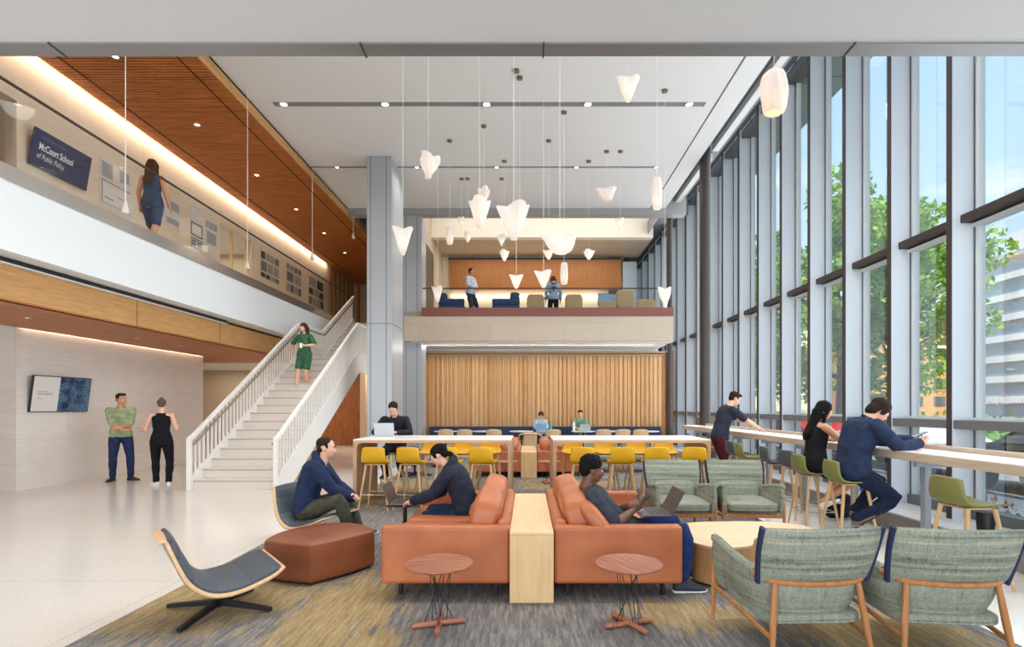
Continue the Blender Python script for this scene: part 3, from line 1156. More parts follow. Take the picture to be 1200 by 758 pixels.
def car(x, y, rz, color, label, van=False):
    t = empty('parked_car', (x, y, -0.2), rz, label, 'car')
    pm = base('car_paint_%d_%d_%d' % color, color, 0.25, 0.2, spec=0.7)
    if van:
        pr = [(-2.4, 0.35), (-2.4, 1.9), (-2.2, 2.05), (1.3, 2.05), (1.75, 1.3), (2.4, 1.1), (2.45, 0.4)]
        gl = [(-2.0, 1.25), (-2.0, 1.8), (1.15, 1.8), (1.5, 1.25)]
    else:
        pr = [(-2.2, 0.35), (-2.25, 0.9), (-1.9, 1.0), (-1.35, 1.42), (0.3, 1.45), (1.05, 1.0), (2.1, 0.85), (2.25, 0.4)]
        gl = [(-1.6, 1.0), (-1.2, 1.35), (0.25, 1.37), (0.85, 1.0)]
    m_ = MB().extrude(pr, 'y', -0.85, 0.85)
    m_.build('body', pm, t, bevel=0.08, seg=3)
    MB().extrude(gl, 'y', -0.86, 0.86).build('window', BDARK, t)
    for sx in (-1.4, 1.4):
        for sy in (-0.78, 0.78):
            wl = MB().cyl((sx, sy - 0.11, 0.33), (sx, sy + 0.11, 0.33), 0.33, n=20).build('wheel', BLACKP, t)
            s = math.copysign(1, sy)
            hb = MB()
            for a in range(7):
                an = a * 2 * PI / 7
                hb.box(-0.02, 0.02, -0.01, 0.01, 0.0, 0.22, Matrix.Translation((sx, sy + s * 0.115, 0.33)) @ Matrix.Rotation(an, 4, 'Y'))
            hb.build('hubcap', STEEL, wl)
    bx('headlight', LIGHTFRAME, 2.15, 2.27, -0.75, -0.4, 0.62, 0.78, t, bevel=0.02)
    bx('headlight', LIGHTFRAME, 2.15, 2.27, 0.4, 0.75, 0.62, 0.78, t, bevel=0.02)
    return t


car(10.2, 9.6, R(92), (42, 46, 54), 'dark car parked outside the nearest right window')
car(10.2, 14.8, R(92), (206, 208, 212), 'silver car parked behind the dark one, right of the blazer man')
car(10.3, 20.2, R(92), (186, 34, 38), 'red car parked along the street behind the silver one')
car(15.4, 12.0, R(-88), (236, 236, 236), 'white van on the far side of the street', van=True)

# ================================================================== FURNITURE
ORD = ['first', 'second', 'third', 'fourth', 'fifth', 'sixth', 'seventh', 'eighth', 'ninth', 'tenth']


def make_sofa(loc, mirror, label):
    """two-seat sofa; local +x is the way it faces, runs along y. origin under its rear corner line"""
    t = empty('leather_sofa', loc, 0, label, 'sofa', 'cognac leather sofas')
    s = -1 if mirror else 1

    def b(name, x0, x1, y0, y1, z0, z1, m=LEATHER, bev=0.03, **k):
        xa, xb = sorted((s * x0, s * x1))
        return MB().box(xa, xb, y0, y1, z0, z1).build(name, m, t, bevel=bev, seg=4, **k)
    b('base', 0.04, 0.98, 0.10, 1.68, 0.13, 0.30, bev=0.02)
    b('arm', 0.0, 1.0, 0.0, 0.12, 0.118, 0.567)
    b('arm', 0.0, 1.0, 1.66, 1.78, 0.118, 0.567)
    b('back', 0.0, 0.11, 0.08, 1.70, 0.118, 0.60, bev=0.045)
    for y in (0.12, 0.89):
        MB().sup((s * 0.56, y + 0.385, 0.355), (0.46, 0.39, 0.085), 0.35, 0.18, nu=40, nv=16).build('seat_cushion', LEATHER, t)
    M = Matrix.Rotation(s * R(-14), 3, 'Y')
    for y in (0.12, 0.89):
        c = MB()
        c.sup((s * 0.22, y + 0.385, 0.56), (0.125, 0.385, 0.235), 0.6, 0.35, M, nu=40, nv=18)
        o = c.build('back_cushion', LEATHER, t)
        sm = MB().tube(smooth_line([(s * 0.33, y + 0.05, 0.63), (s * 0.345, y + 0.385, 0.64), (s * 0.33, y + 0.72, 0.63)], 6), 0.006, 6)
        sm.build('seam', LEATHER, o)
    for x in (0.10, 0.86):
        for y in (0.10, 1.60):
            b('leg', x, x + 0.025, y, y + 0.06, 0.0, 0.13, BLACK, 0.0)
    return t


make_sofa((-0.135, 4.09, 0.008), True, 'cognac leather two seat sofa on which the woman with the laptop sits')
make_sofa((0.205, 4.09, 0.008), False, 'cognac leather two seat sofa on which the man with the phone lounges')
make_sofa((-0.135, 11.1, 0.008), True, 'far cognac leather sofa seen under the left high table')
make_sofa((0.205, 11.1, 0.008), False, 'far cognac leather sofa seen behind the left end of the right high table')
p = MB().sup((0, 0, 0), (0.07, 0.25, 0.2), 0.7, 0.5, Matrix.Rotation(R(-38), 3, 'Y'), nu=32, nv=16).build('sofa_cushion', LEATHER)
p.location = (0.56, 4.36, 0.58)
tag(p, 'loose cognac leather cushion against the near arm of the right sofa', 'cushion')
p = MB().sup((0, 0, 0), (0.08, 0.26, 0.2), 0.7, 0.5, Matrix.Rotation(R(30), 3, 'Y'), nu=32, nv=16).build('sofa_cushion', LEATHER)
p.location = (-0.47, 11.42, 0.60)
tag(p, 'leather cushion on the far left sofa under the high table', 'cushion')
p = MB().sup((0, 0, 0), (0.08, 0.26, 0.2), 0.7, 0.5, Matrix.Rotation(R(-30), 3, 'Y'), nu=32, nv=16).build('sofa_cushion', LEATHER)
p.location = (0.55, 11.42, 0.60)
tag(p, 'leather cushion on the far right sofa beside the far wooden console', 'cushion')

CONS = wood('console_ash', (222, 190, 142), (206, 170, 120), 'z', s=0.8)
CONST = wood('console_ash_top', (232, 204, 160), (218, 186, 138), 'y', s=0.8)
for (y, lab) in ((4.02, 'tall light ash console box between the two near leather sofas'), (11.1, 'light ash console box between the two far leather sofas')):
    t = empty('sofa_console', (0.034, y, 0), 0, lab, 'console table')
    MB().box(-0.168, 0.166, 0.0, 1.78, 0.008, 0.525).build('body', CONS, t, bevel=0.003)
    MB().box(-0.168, 0.166, 0.0, 1.78, 0.526, 0.55).build('top', CONST, t, bevel=0.003)


def side_table(x, y, label, rz=0.3):
    t = empty('side_table', (x, y, 0.008), rz, label, 'side table', 'round walnut side tables')
    MB().lathe([(0.0, 0.408), (0.19, 0.408), (0.222, 0.418), (0.228, 0.426), (0.226, 0.432), (0.0, 0.432)], n=64).build('tabletop', WALNUT, t, ang=50)
    for a in (0.0, 1.35):
        c, s_ = math.cos(a), math.sin(a)
        MB().tube([(-c * 0.18, -s_ * 0.18, 0.017), (-c * 0.16, -s_ * 0.16, 0.022), (c * 0.16, s_ * 0.16, 0.022), (c * 0.18, s_ * 0.18, 0.017)], [0.012, 0.018, 0.018, 0.012], 14).build('foot_bar', WALNUT, t)
    for i in range(8):
        a = i * 2 * PI / 8 + 0.2
        k = i % 4
        fa = (0.0, 1.35, PI, PI + 1.35)[k]
        rb = 0.05 + 0.05 * (i // 4)
        MB().tube([(math.cos(a) * 0.085, math.sin(a) * 0.085, 0.41), (math.cos(fa) * rb, math.sin(fa) * rb, 0.03)], 0.003, 6).build('rod', BLACK, t)
    return t


side_table(-0.60, 3.60, 'round walnut side table in front of the left near sofa')
side_table(0.69, 3.60, 'round walnut side table in front of the right near sofa', 2.1)
side_table(0.42, 10.3, 'far round side table behind the near sofas, left of the yellow stools', 1.0)
side_table(-0.42, 10.3, 'far round side table seen through the left high table', 0.4)

# ottoman
def ottoman(loc, rz, label, sc=1.0):
    t = empty('leather_ottoman', loc, rz, label, 'ottoman')
    pts = smooth_poly([(-0.40, -0.30), (-0.37, -0.335), (-0.15, -0.42), (0.03, -0.465), (0.08, -0.45), (0.26, -0.24), (0.42, 0.02), (0.425, 0.07), (0.30, 0.27), (0.10, 0.38), (-0.10, 0.38), (-0.28, 0.26), (-0.40, 0.02), (-0.42, -0.20)], 4)
    pts = [(p[0] * sc, p[1] * sc) for p in pts]

    def rg(k, z):
        return [V((p[0] * k, p[1] * k, z)) for p in pts]
    MB().rings([rg(0.95, 0.02), rg(0.985, 0.03), rg(1.0, 0.06), rg(1.005, 0.18), rg(1.0, 0.318), rg(0.996, 0.328)]).build('side_band', LEATHER2, t, ang=50)
    MB().rings([rg(0.998, 0.329), rg(0.992, 0.338), rg(0.975, 0.343), rg(0.5, 0.347)]).build('top', LEATHER2, t, ang=50)
    MB().rings([rg(0.9, 0.0), rg(0.9, 0.02)]).build('plinth', BLACK, t)
    return t


ottoman((-1.86, 4.86, 0.008), 0, 'large brown leather ottoman beside the near empty swivel chair')
ottoman((-2.15, 13.4, 0.008), 0.6, 'far brown leather ottoman seen behind the yellow stools', 0.8)

# coffee table
t = empty('coffee_table', (1.98, 4.82, 0.008), 0, 'low light oak coffee table with rounded freeform outline by the armchairs', 'coffee table')
cpts = smooth_poly([(-0.56, -0.20), (-0.55, -0.36), (-0.38, -0.50), (-0.12, -0.42), (0.04, -0.16), (0.34, -0.12), (0.66, 0.0), (0.70, 0.30), (0.42, 0.48), (0.0, 0.50), (-0.40, 0.42), (-0.56, 0.12)], 6)
MB().rings([[V((p[0] * k, p[1] * k, z)) for p in cpts] for k, z in ((0.985, 0.02), (0.985, 0.322))]).build('body', OAKF if False else wood('coffee_side', (206, 158, 108), (184, 134, 84), 'z'), t)
MB().rings([[V((p[0] * k, p[1] * k, z)) for p in cpts] for k, z in ((1.0, 0.322), (1.0, 0.340))]).build('tabletop', OAKX, t)
MB().rings([[V((p[0] * k, p[1] * k, z)) for p in cpts] for k, z in ((0.93, 0.0), (0.93, 0.02))]).build('plinth', BLACK, t)

# swivel shell chairs
SHELLWOOD = wood('shell_wood', (226, 190, 146), (206, 166, 120), 'y', 0.4)
GREYLEA = base('charcoal_leather', (70, 80, 90), 0.5)
SHELLOUT = fabric('shell_outer', (176, 160, 144), (160, 144, 128), 30)


def swivel_chair(loc, rz, label):
    t = empty('swivel_chair', loc, rz, label, 'lounge chair', 'swivel shell lounge chairs')
    prof = smooth_line([(0.375, 0, 0.315), (0.25, 0, 0.275), (0.08, 0, 0.235), (-0.08, 0, 0.240), (-0.19, 0, 0.32), (-0.25, 0, 0.43), (-0.30, 0, 0.54), (-0.335, 0, 0.60), (-0.385, 0, 0.60)], 5)
    n = len(prof) - 1

    def shell(off, w):
        def fn(u, v):
            i = min(int(u * n), n)
            p = prof[i]
            q = prof[min(i + 1, n)]
            q0 = prof[max(i - 1, 0)]
            tt = (q - q0).normalized()
            nn = V((-tt.z, 0, tt.x))
            if nn.z < 0 and i < n * 0.3:
                nn = -nn
            yy = (v - 0.5) * 2
            wu = w * (0.355 - 0.135 * min(1.0, max(0.0, u - 0.30) / 0.55)) * (1 - 0.16 * max(0.0, 1 - u / 0.14) ** 2)
            lift = 0.035 * abs(yy) ** 2.5 * math.sin(u * PI)
            return p + nn * (lift * -1 + off) * (1 if nn.dot(V((0.5, 0, 1))) > 0 else -1) * 1.0 + V((0, yy * wu, 0))
        return fn
    sgn = -1
    o = MB().grid(shell(0.0, 1.0), n, 12).build('shell', SHELLWOOD, t, solid=0.018)
    k0 = 0.02

    def pad(u, v):
        return shell(0.022, 0.92)(0.03 + u * 0.86, v)
    MB().grid(pad, n, 12).build('pad', GREYLEA, t, solid=0.026, bevel=0.008)

    def outer(u, v):
        return shell(-0.014, 0.97)(0.5 + u * 0.42, v)
    MB().grid(outer, n // 2, 12).build('outer_cover', SHELLOUT, t, solid=0.006)
    MB().box(-0.09, 0.09, -0.09, 0.09, 0.205, 0.220).build('seat_plate', BLACK, t, bevel=0.003)
    MB().cyl((0, 0, 0.03), (0, 0, 0.21), 0.024, n=20).build('column', BLACK, t)
    for a in (45, 135, 225, 315):
        M = Matrix.Rotation(R(a), 4, 'Z')
        MB().rings([[M @ V((x, y, z)) for (y, z) in ((-h, zb), (h, zb), (h, zt), (-h, zt))] for x, h, zb, zt in ((0.0, 0.022, 0.045, 0.085), (0.40, 0.016, 0.008, 0.034))]).build('base_arm', BLACK, t, smooth=False)
    return t


swivel_chair((-2.26, 3.88, 0.008), R(40), 'empty swivel shell chair with charcoal pad in the left foreground')
swivel_chair((-2.40, 5.92, 0.008), R(-18), 'swivel shell chair under the man in the navy hooded jacket')
swivel_chair((-2.45, 11.5, 0.008), R(-60), 'far swivel shell chair seen between the yellow stool legs')


# tweed armchairs; local +y is the way they face
def tweed_armchair():
    t = empty('tweed_armchair', (0, 0, 0), 0, 'x', 'armchair', 'green tweed armchairs with oak frames')
    # legs
    for s in (-1, 1):
        MB().tube([(s * 0.345, 0.33, 0), (s * 0.34, 0.325, 0.3), (s * 0.335, 0.31, 0.53)], [0.012, 0.019, 0.015], 10).build('leg', OAKF, t)
        MB().tube([(s * 0.30, -0.40, 0), (s * 0.275, -0.36, 0.25), (s * 0.25, -0.335, 0.465)], [0.012, 0.02, 0.016], 10).build('leg', OAKF, t)
        MB().tube([(s * 0.34, 0.32, 0.235), (s * 0.285, -0.365, 0.16)], 0.017, 8, flat=0.7).build('side_rail', OAKF, t)
    MB().box(-0.335, 0.335, 0.305, 0.335, 0.215, 0.26).build('front_rail', OAKF, t, bevel=0.006)
    MB().tube(smooth_line([(-0.33, -0.22, 0.50), (-0.25, -0.33, 0.475), (0, -0.375, 0.47), (0.25, -0.33, 0.475), (0.33, -0.22, 0.50)], 6), 0.017, 10).build('back_rail', OAKF, t)
    # tub
    plan = smooth_line([(-0.325, 0.33, 0), (-0.33, 0.05, 0), (-0.315, -0.20, 0), (-0.20, -0.325, 0), (0, -0.35, 0), (0.20, -0.325, 0), (0.315, -0.20, 0), (0.33, 0.05, 0), (0.325, 0.33, 0)], 5)
    n = len(plan) - 1

    def tub(u, v):
        p = plan[min(int(round(u * n)), n)]
        fw = max(0.0, (p.y + 0.35) / 0.68)
        top = 0.47 + 0.10 * fw
        bot = 0.235 + 0.03 * fw
        bulge = math.sin(v * PI) * 0.02
        k = 0.80 + 0.20 * v
        c = V((p.x * (k if p.y < 0.2 else 0.94 + 0.06 * v), p.y if p.y > 0 else p.y * (0.72 + 0.28 * v), 0))
        d = V((p.x, p.y, 0)).normalized() * bulge
        return c + d + V((0, 0, bot + (top - bot) * v))
    MB().grid(tub, n, 8).build('arm_shell', TWEED, t, solid=0.045, bevel=0.012)
    # arm pads
    for s in (-1, 1):
        MB().tube(smooth_line([(s * 0.31, -0.22, 0.50), (s * 0.335, 0.0, 0.535), (s * 0.335, 0.2, 0.56), (s * 0.335, 0.345, 0.575)], 5), [0.03] * 15 + [0.018], 10).build('arm_pad', TWEED, t)
    MB().sup((0, -0.01, 0.25), (0.30, 0.32, 0.035), 0.3, 0.25, nu=36).build('seat_base', TWEED, t)
    MB().sup((0, 0.06, 0.335), (0.295, 0.31, 0.065), 0.45, 0.3, nu=40).build('seat_cushion', TWEED, t)
    MB().sup((0, -0.25, 0.44), (0.26, 0.07, 0.13), 0.6, 0.4, Matrix.Rotation(R(12), 3, 'X'), nu=36).build('lumbar_cushion', TWEED, t)

    def head(sgn):
        def fn(u, v):
            x = (u - 0.5) * 2
            w = 0.355 - 0.025 * (1 - v) + 0.008 * math.sin(v * PI)
            th = 0.045 * (max(0.0, math.sin(min(max(v, 0.0), 1.0) * PI)) ** 0.4) * (1 - abs(x) ** 6 * 0.7)
            cy = -0.335 - 0.11 * v + 0.05 * x * x
            return V((x * w, cy + sgn * th, 0.46 + 0.345 * v + 0.012 * math.sin(v * PI) * x * x))
        return fn
    m_ = MB()
    m_.grid(head(1), 16, 12).grid(head(-1), 16, 12)
    bmesh.ops.remove_doubles(m_.bm, verts=m_.bm.verts, dist=0.0005)
    hd_ = m_.build('head_cushion', TWEED, t)
    for s in (0.0, 1.0):
        f0, f1 = head(1), head(-1)
        pp = [f0(s, k / 10) * 0.5 + f1(s, k / 10) * 0.5 for k in range(11)]
        MB().tube(pp, 0.014, 8, flat=1.6).build('navy_side_piping', base('navy_trim', (34, 42, 76), 0.8), hd_)
    return t


proto = tweed_armchair()
spots = [((1.67, 3.42), 3, 'green tweed armchair in the foreground seen from behind, nearer the sofa'),
         ((2.49, 3.40), -5, 'green tweed armchair seen from behind in the bottom right corner'),
         ((1.84, 6.42), 178, 'green tweed armchair facing the camera, left of the pair behind the coffee table'),
         ((2.62, 6.40), 176, 'green tweed armchair facing the camera, right of the pair behind the coffee table'),
         ((1.70, 12.3), 185, 'far green armchair seen under the right high table'),
         ((2.55, 12.3), 175, 'far green armchair beside another, below the right end of the right high table')]
for i, ((x, y), a, lab) in enumerate(spots):
    if i == 0:
        proto.location = (x, y, 0.008)
        proto.rotation_euler = (0, 0, R(a))
        proto['label'] = lab
    else:
        dup(proto, (x, y, 0.008), R(a), lab)


# high communal tables
def high_table(x0, x1, label):
    t = empty('high_table', (x0, 7.98, 0.008), 0, label, 'high table', 'high communal tables')
    L = x1 - x0
    th = 0.055
    MB().box(0.0, L, 0.0, 1.12, 0.945, 0.985).build('tabletop', TABLEOAK if False else wood('table_oak_x', (206, 172, 138), (182, 146, 112), 'x'), t, bevel=0.004)
    MB().box(0.004, L - 0.004, 0.004, 1.116, 0.985, 1.0).build('white_surface', TABLEWHITE, t, bevel=0.003)
    for s, xa in ((1, 0.0), (-1, L)):
        pr = [(xa, 0.0), (xa, 0.946), (xa + s * (th + 0.07), 0.946), (xa + s * (th + 0.025), 0.925), (xa + s * th, 0.88), (xa + s * th, 0.0)]
        MB().extrude(pr, 'y', 0.0, 1.12).build('leg', TABLEOAK, t, bevel=0.003)
    return t


high_table(-2.63, -0.24, 'left high communal table with a white top and oak slab legs')
high_table(0.385, 2.77, 'right high communal table with a white top and oak slab legs')

# bar stools, local +y is the way they face
LEGWOOD = wood('stool_leg', (222, 188, 142), (200, 162, 114), 'z')


def bar_stool(shellmat, name='bar_stool'):
    t = empty(name, (0, 0, 0), 0, 'x', 'bar stool')
    prof = smooth_line([(0, -0.235, 0.915), (0, -0.225, 0.84), (0, -0.20, 0.74), (0, -0.15, 0.685), (0, -0.05, 0.668), (0, 0.08, 0.672), (0, 0.18, 0.680), (0, 0.215, 0.672)], 4)
    n = len(prof) - 1

    def fn(u, v):
        i = min(int(round(u * n)), n)
        p = prof[i]
        x = (v - 0.5) * 2
        w = 0.175 + 0.045 * min(1, u * 2.2) if u < 0.45 else 0.22 - 0.02 * max(0, u - 0.8) * 5
        dy = 0.055 * x * x * max(0.0, 1 - u * 2.2)
        dz = 0.022 * abs(x) ** 3 * (1 if u > 0.35 else u / 0.35) - (0.02 * abs(x) ** 6 if u < 0.06 else 0)
        return V((x * w * 0.88, p.y + dy, p.z + dz))
    sh = MB().grid(fn, n, 12).build('shell', shellmat, t, solid=0.014, bevel=0.0)
    MB().box(-0.12, 0.12, -0.12, 0.14, 0.645, 0.662).build('seat_mount', LEGWOOD, t, bevel=0.004)
    lg = []
    for sx in (-1, 1):
        for sy in (-1, 1):
            a, b_ = V((sx * 0.13, sy * 0.12, 0.655)), V((sx * 0.215, sy * 0.205, 0.0))
            MB().tube([a, b_], [0.019, 0.012], 10).build('leg', LEGWOOD, t)
            lg.append(a.lerp(b_, 0.66))
    r = 0.006
    MB().tube([lg[0], lg[1], lg[3], lg[2]], r, 6, closed=True).build('footrest', STEEL, t)
    return t


YEL = base('stool_yellow', (222, 168, 16), 0.45)
OLIVE = base('stool_olive', (124, 128, 70), 0.5)
CHAR = base('stool_charcoal', (78, 82, 90), 0.55)
proto = bar_stool(YEL)
first = True
LT, RT = 'left', 'right'
for (tb, side, xs) in (('left', 'near', (-2.20, -1.69, -1.16, -0.65)), ('right', 'near', (0.82, 1.38, 1.88, 2.42)),
                       ('left', 'far', (-1.73, -1.15, -0.67)), ('right', 'far', (0.81, 1.38, 1.96, 2.46))):
    for k, x in enumerate(xs):
        y = 7.78 if side == 'near' else 9.38
        rz = (R(-6) if side == 'near' else R(180)) + 0.05 * math.sin(x * 5)
        lab = 'yellow bar stool, %s from the left on the %s side of the %s high table' % (ORD[k], side, tb)
        if first:
            proto.location = (x, y, 0.008)
            proto.rotation_euler = (0, 0, rz)
            tag(proto, lab, 'bar stool', 'yellow bar stools at the high tables')
            first = False
        else:
            dup(proto, (x, y, 0.008), rz, lab)
s = bar_stool(YEL)
s.location = (-2.36, 9.42, 0.008)
s.rotation_euler = (0, 0, R(180))
tag(s, 'bar stool under the man in black at the left high table', 'bar stool', 'yellow bar stools at the high tables')

# window bar
BARW = wood('bar_oak', (206, 188, 168), (184, 164, 144), 'y')
t = empty('window_bar', (3.85, 3.2, 0), 0, 'long light oak counter running along the window wall', 'counter')
MB().box(0, 0.55, 0, 10.0, 0.955, 1.04).build('countertop', BARW, t, bevel=0.004)
MB().box(0.52, 0.56, 0, 10.0, 1.04, 1.09).build('rear_upstand', BARW, t, bevel=0.003)
MB().box(0.03, 0.5, 0.01, 9.99, 1.0405, 1.044).build('white_inlay', TABLEWHITE, t)
for k in range(8):
    y = 0.9 + k * 1.15
    MB().box(0.10, 0.16, y, y + 0.07, 0, 0.955).box(0.02, 0.42, y + 0.005, y + 0.065, 0.90, 0.955).build('leg', GREYPAINT, t, bevel=0.004)
po, pc = bar_stool(OLIVE), bar_stool(CHAR)
used = set()
for (x, y, kind, lab, rz) in (
        (3.74, 4.50, 'o', 'empty olive bar stool nearest the camera at the window bar', -86),
        (3.55, 5.85, 'o', 'olive bar stool under the man in the navy blazer', -92),
        (3.55, 6.57, 'o', 'olive bar stool under the woman in the black tank top', -90),
        (3.70, 7.22, 'c', 'charcoal bar stool nearest the seated woman at the window bar', -80),
        (3.70, 7.85, 'c', 'charcoal bar stool, second beyond the seated woman at the window bar', -94),
        (3.62, 8.60, 'o', 'olive bar stool between two charcoal ones at the window bar', -90),
        (3.66, 9.10, 'c', 'charcoal bar stool right beside the standing man at the window bar', -88),
        (3.70, 10.5, 'o', 'olive bar stool just beyond the standing man at the window bar', -90),
        (3.70, 11.6, 'c', 'farthest charcoal bar stool at the window bar', -90)):
    p = po if kind == 'o' else pc
    if kind in used:
        dup(p, (x, y, 0.0), R(rz), lab)
    else:
        used.add(kind)
        p.location = (x, y, 0.0)
        p.rotation_euler = (0, 0, R(rz))
        tag(p, lab, 'bar stool', 'olive and charcoal bar stools along the window')

# bench and cafe tables along the slatted wall
t = empty('banquette_bench', (-3.3, 17.2, 0), 0, 'long navy upholstered bench along the slatted wood wall', 'bench')
MB().box(0, 7.8, 0.0, 0.5, 0.08, 0.42).build('base', OAKX, t)
for k in range(4):
    MB().box(0.01 + k * 1.95, 1.94 + k * 1.95, -0.02, 0.48, 0.42, 0.48).build('seat_pad', NAVYBENCH, t, bevel=0.02)
    MB().box(0.01 + k * 1.95, 1.94 + k * 1.95, 0.52, 0.68, 0.42, 0.835).build('back_pad', NAVYBENCH, t, bevel=0.02)


def cafe_chair():
    c_ = empty('dining_chair', (0, 0, 0), 0, 'x', 'chair', 'pale dining chairs at the bench tables')
    MB().sup((0, 0, 0.45), (0.22, 0.22, 0.03), 0.5, 0.4).build('seat', OAKX, c_)
    MB().grid(lambda u, v: V(((v - 0.5) * 0.44, -0.22 - 0.04 * u + 0.06 * ((v - 0.5) * 2) ** 2, 0.60 + 0.24 * u - 0.04 * abs((v - 0.5) * 2) ** 3 * u)), 6, 10).build('backrest', OAKX, c_, solid=0.02)
    for sx in (-1, 1):
        for sy in (-1, 1):
            MB().tube([(sx * 0.18, sy * 0.17, 0.45), (sx * 0.22, sy * 0.21, 0)], [0.016, 0.011], 8).build('leg', LEGWOOD, c_)
        MB().tube([(sx * 0.18, -0.2, 0.44), (sx * 0.19, -0.235, 0.72)], 0.011, 8).build('back_post', LEGWOOD, c_)
    return c_


def cafe_table(x, y, label, r=0.38):
    c_ = empty('cafe_table', (x, y, 0), 0, label, 'table', 'small tables along the bench')
    MB().lathe([(0, 0.715), (r - 0.02, 0.715), (r, 0.73), (r, 0.74), (0, 0.74)], n=40).build('tabletop', TABLEWHITE, c_)
    MB().cyl((0, 0, 0.02), (0, 0, 0.715), 0.03, n=14).build('column', BLACK, c_)
    MB().lathe([(0, 0.0), (0.24, 0.0), (0.24, 0.012), (0.03, 0.03), (0, 0.03)], n=28).build('base', BLACK, c_)
    return c_


for k, x in enumerate((-2.55, -1.35, -0.18, 0.65, 1.75, 2.85, 3.75)):
    cafe_table(x, 16.55, 'white round table at the navy bench, %s from the left' % ORD[k])
cc = cafe_chair()
fst = True
for k, x in enumerate((-2.40, -1.85, -0.98, 0.75, 2.25, 2.8, 3.35)):
    lab = 'pale dining chair with rounded back facing the navy bench, %s from the left' % ORD[k]
    if fst:
        cc.location = (x, 15.75, 0)
        cc['label'] = lab
        fst = False
    else:
        dup(cc, (x, 15.75, 0), 0.1 * math.sin(k * 3), lab)
t = empty('lounge_chair', (0.07, 13.4, 0.008), 0, 'beige square backed chair behind the far ash console', 'chair')
MB().box(-0.17, 0.17, 0.0, 0.05, 0.46, 0.84).build('backrest', fabric('beige_weave', (214, 190, 150), (196, 170, 128), 40), t, bevel=0.03)
MB().sup((0, 0.27, 0.42), (0.24, 0.26, 0.05), 0.5, 0.4).build('seat', CREAM, t)
MB().tube(smooth_line([(-0.28, 0.5, 0.66), (-0.30, 0.1, 0.72), (-0.2, -0.03, 0.80), (0.2, -0.03, 0.80), (0.30, 0.1, 0.72), (0.28, 0.5, 0.66)], 5), 0.018, 8).build('arm_frame', OAK, t)
for sx in (-1, 1):
    for yy in (0.03, 0.48):
        MB().tube([(sx * 0.22, yy, 0.42), (sx * 0.26, yy, 0)], 0.014, 8).build('leg', OAK, t)

# small laptop table at the left sofa
t = empty('laptop_table', (-1.30, 5.62, 0.008), 0, 'small black pedestal table holding the laptop of the seated woman', 'table')
MB().box(-0.16, 0.18, -0.17, 0.17, 0.455, 0.475).build('tabletop', BLACK, t, bevel=0.01)
MB().cyl((0.0, 0, 0.01), (0.0, 0, 0.455), 0.022, n=14).build('column', BLACK, t)
MB().lathe([(0, 0), (0.17, 0), (0.17, 0.01), (0, 0.014)], n=28).build('base', BLACK, t)


def laptop(loc, rz, label, lid, screen=None, w=0.33, dpt=0.23, open_=105, tilt=(0, 0), rx=0.0):
    """local: keyboard towards -y (user), hinge at +y edge, lid back faces +y"""
    m_ = base('laptop_%d_%d_%d' % lid, lid, 0.35, 0.4)
    t = empty('laptop', loc, rz, label, 'laptop')
    t.rotation_euler = (rx, 0, rz)
    bs = MB().box(-w / 2, w / 2, -dpt / 2, dpt / 2, 0, 0.012).build('keyboard_base', m_, t, bevel=0.004)
    MB().box(-w / 2 + 0.03, w / 2 - 0.03, -dpt / 2 + 0.09, dpt / 2 - 0.02, 0.012, 0.0135).build('keys', BLACKP, bs)
    M = Matrix.Translation((0, dpt / 2, 0.010)) @ Matrix.Rotation(R(-(open_ - 90)), 4, 'X')
    MB().box(-w / 2, w / 2, -0.003, 0.003, 0, 0.22, M).build('lid', m_, t, bevel=0.002)
    MB().box(-w / 2 + 0.01, w / 2 - 0.01, -0.0045, -0.0032, 0.012, 0.21, M).build('screen', screen or base('screen_dark', (40, 46, 60), 0.2), t)
    return t


laptop((-2.36, 8.85, 1.009), R(180), 'silver laptop open in front of the man in black at the high table', (196, 204, 210))
laptop((-1.30, 5.60, 0.484), R(88), 'dark grey laptop open on the small black table', (92, 84, 80), open_=112)
laptop((0.42, 16.5, 0.742), R(180), 'light blue laptop on the bench table of the left bench sitter', (150, 190, 220))
laptop((1.80, 16.5, 0.742), R(176), 'silver laptop on the bench table of the right bench sitter', (190, 208, 216))
for (x, y, h, r, c, lab) in ((0.72, 16.35, 0.26, 0.045, (70, 160, 150), 'teal bottle on the table of the left bench sitter'),
                             (1.32, 16.5, 0.30, 0.04, (236, 236, 238), 'white bottle between the two bench sitters')):
    zt = 0.741
    if x > 1:
        x = 1.45
    b_ = empty('water_bottle', (x, y, zt), 0, lab, 'bottle')
    bm_ = base('bottle_%d' % c[0], c, 0.35)
    MB().lathe([(0, 0), (r, 0), (r, h * 0.78), (r * 0.6, h * 0.86), (0, h * 0.86)], n=20).build('flask', bm_, b_)
    MB().lathe([(0, h * 0.86), (r * 0.55, h * 0.86), (r * 0.5, h), (0, h)], n=16).build('cap', bm_, b_)

# backpack under the seated woman's stool
t = empty('backpack', (4.18, 7.12, 0), R(20), 'black backpack on the floor below the seated woman', 'backpack')
MB().sup((0, 0, 0.17), (0.17, 0.11, 0.17), 0.5, 0.5).build('bag', fabric('bag_black', (36, 36, 42), (22, 22, 26), 30), t)
MB().sup((0, -0.10, 0.12), (0.12, 0.04, 0.09), 0.5, 0.5).build('front_pocket', fabric('bag_black2', (44, 44, 52), (26, 26, 30), 30), t)
MB().tube(smooth_line([(-0.04, 0, 0.32), (-0.03, 0, 0.37), (0.03, 0, 0.37), (0.04, 0, 0.32)], 4), 0.008, 6).build('handle', BLACKP, t)
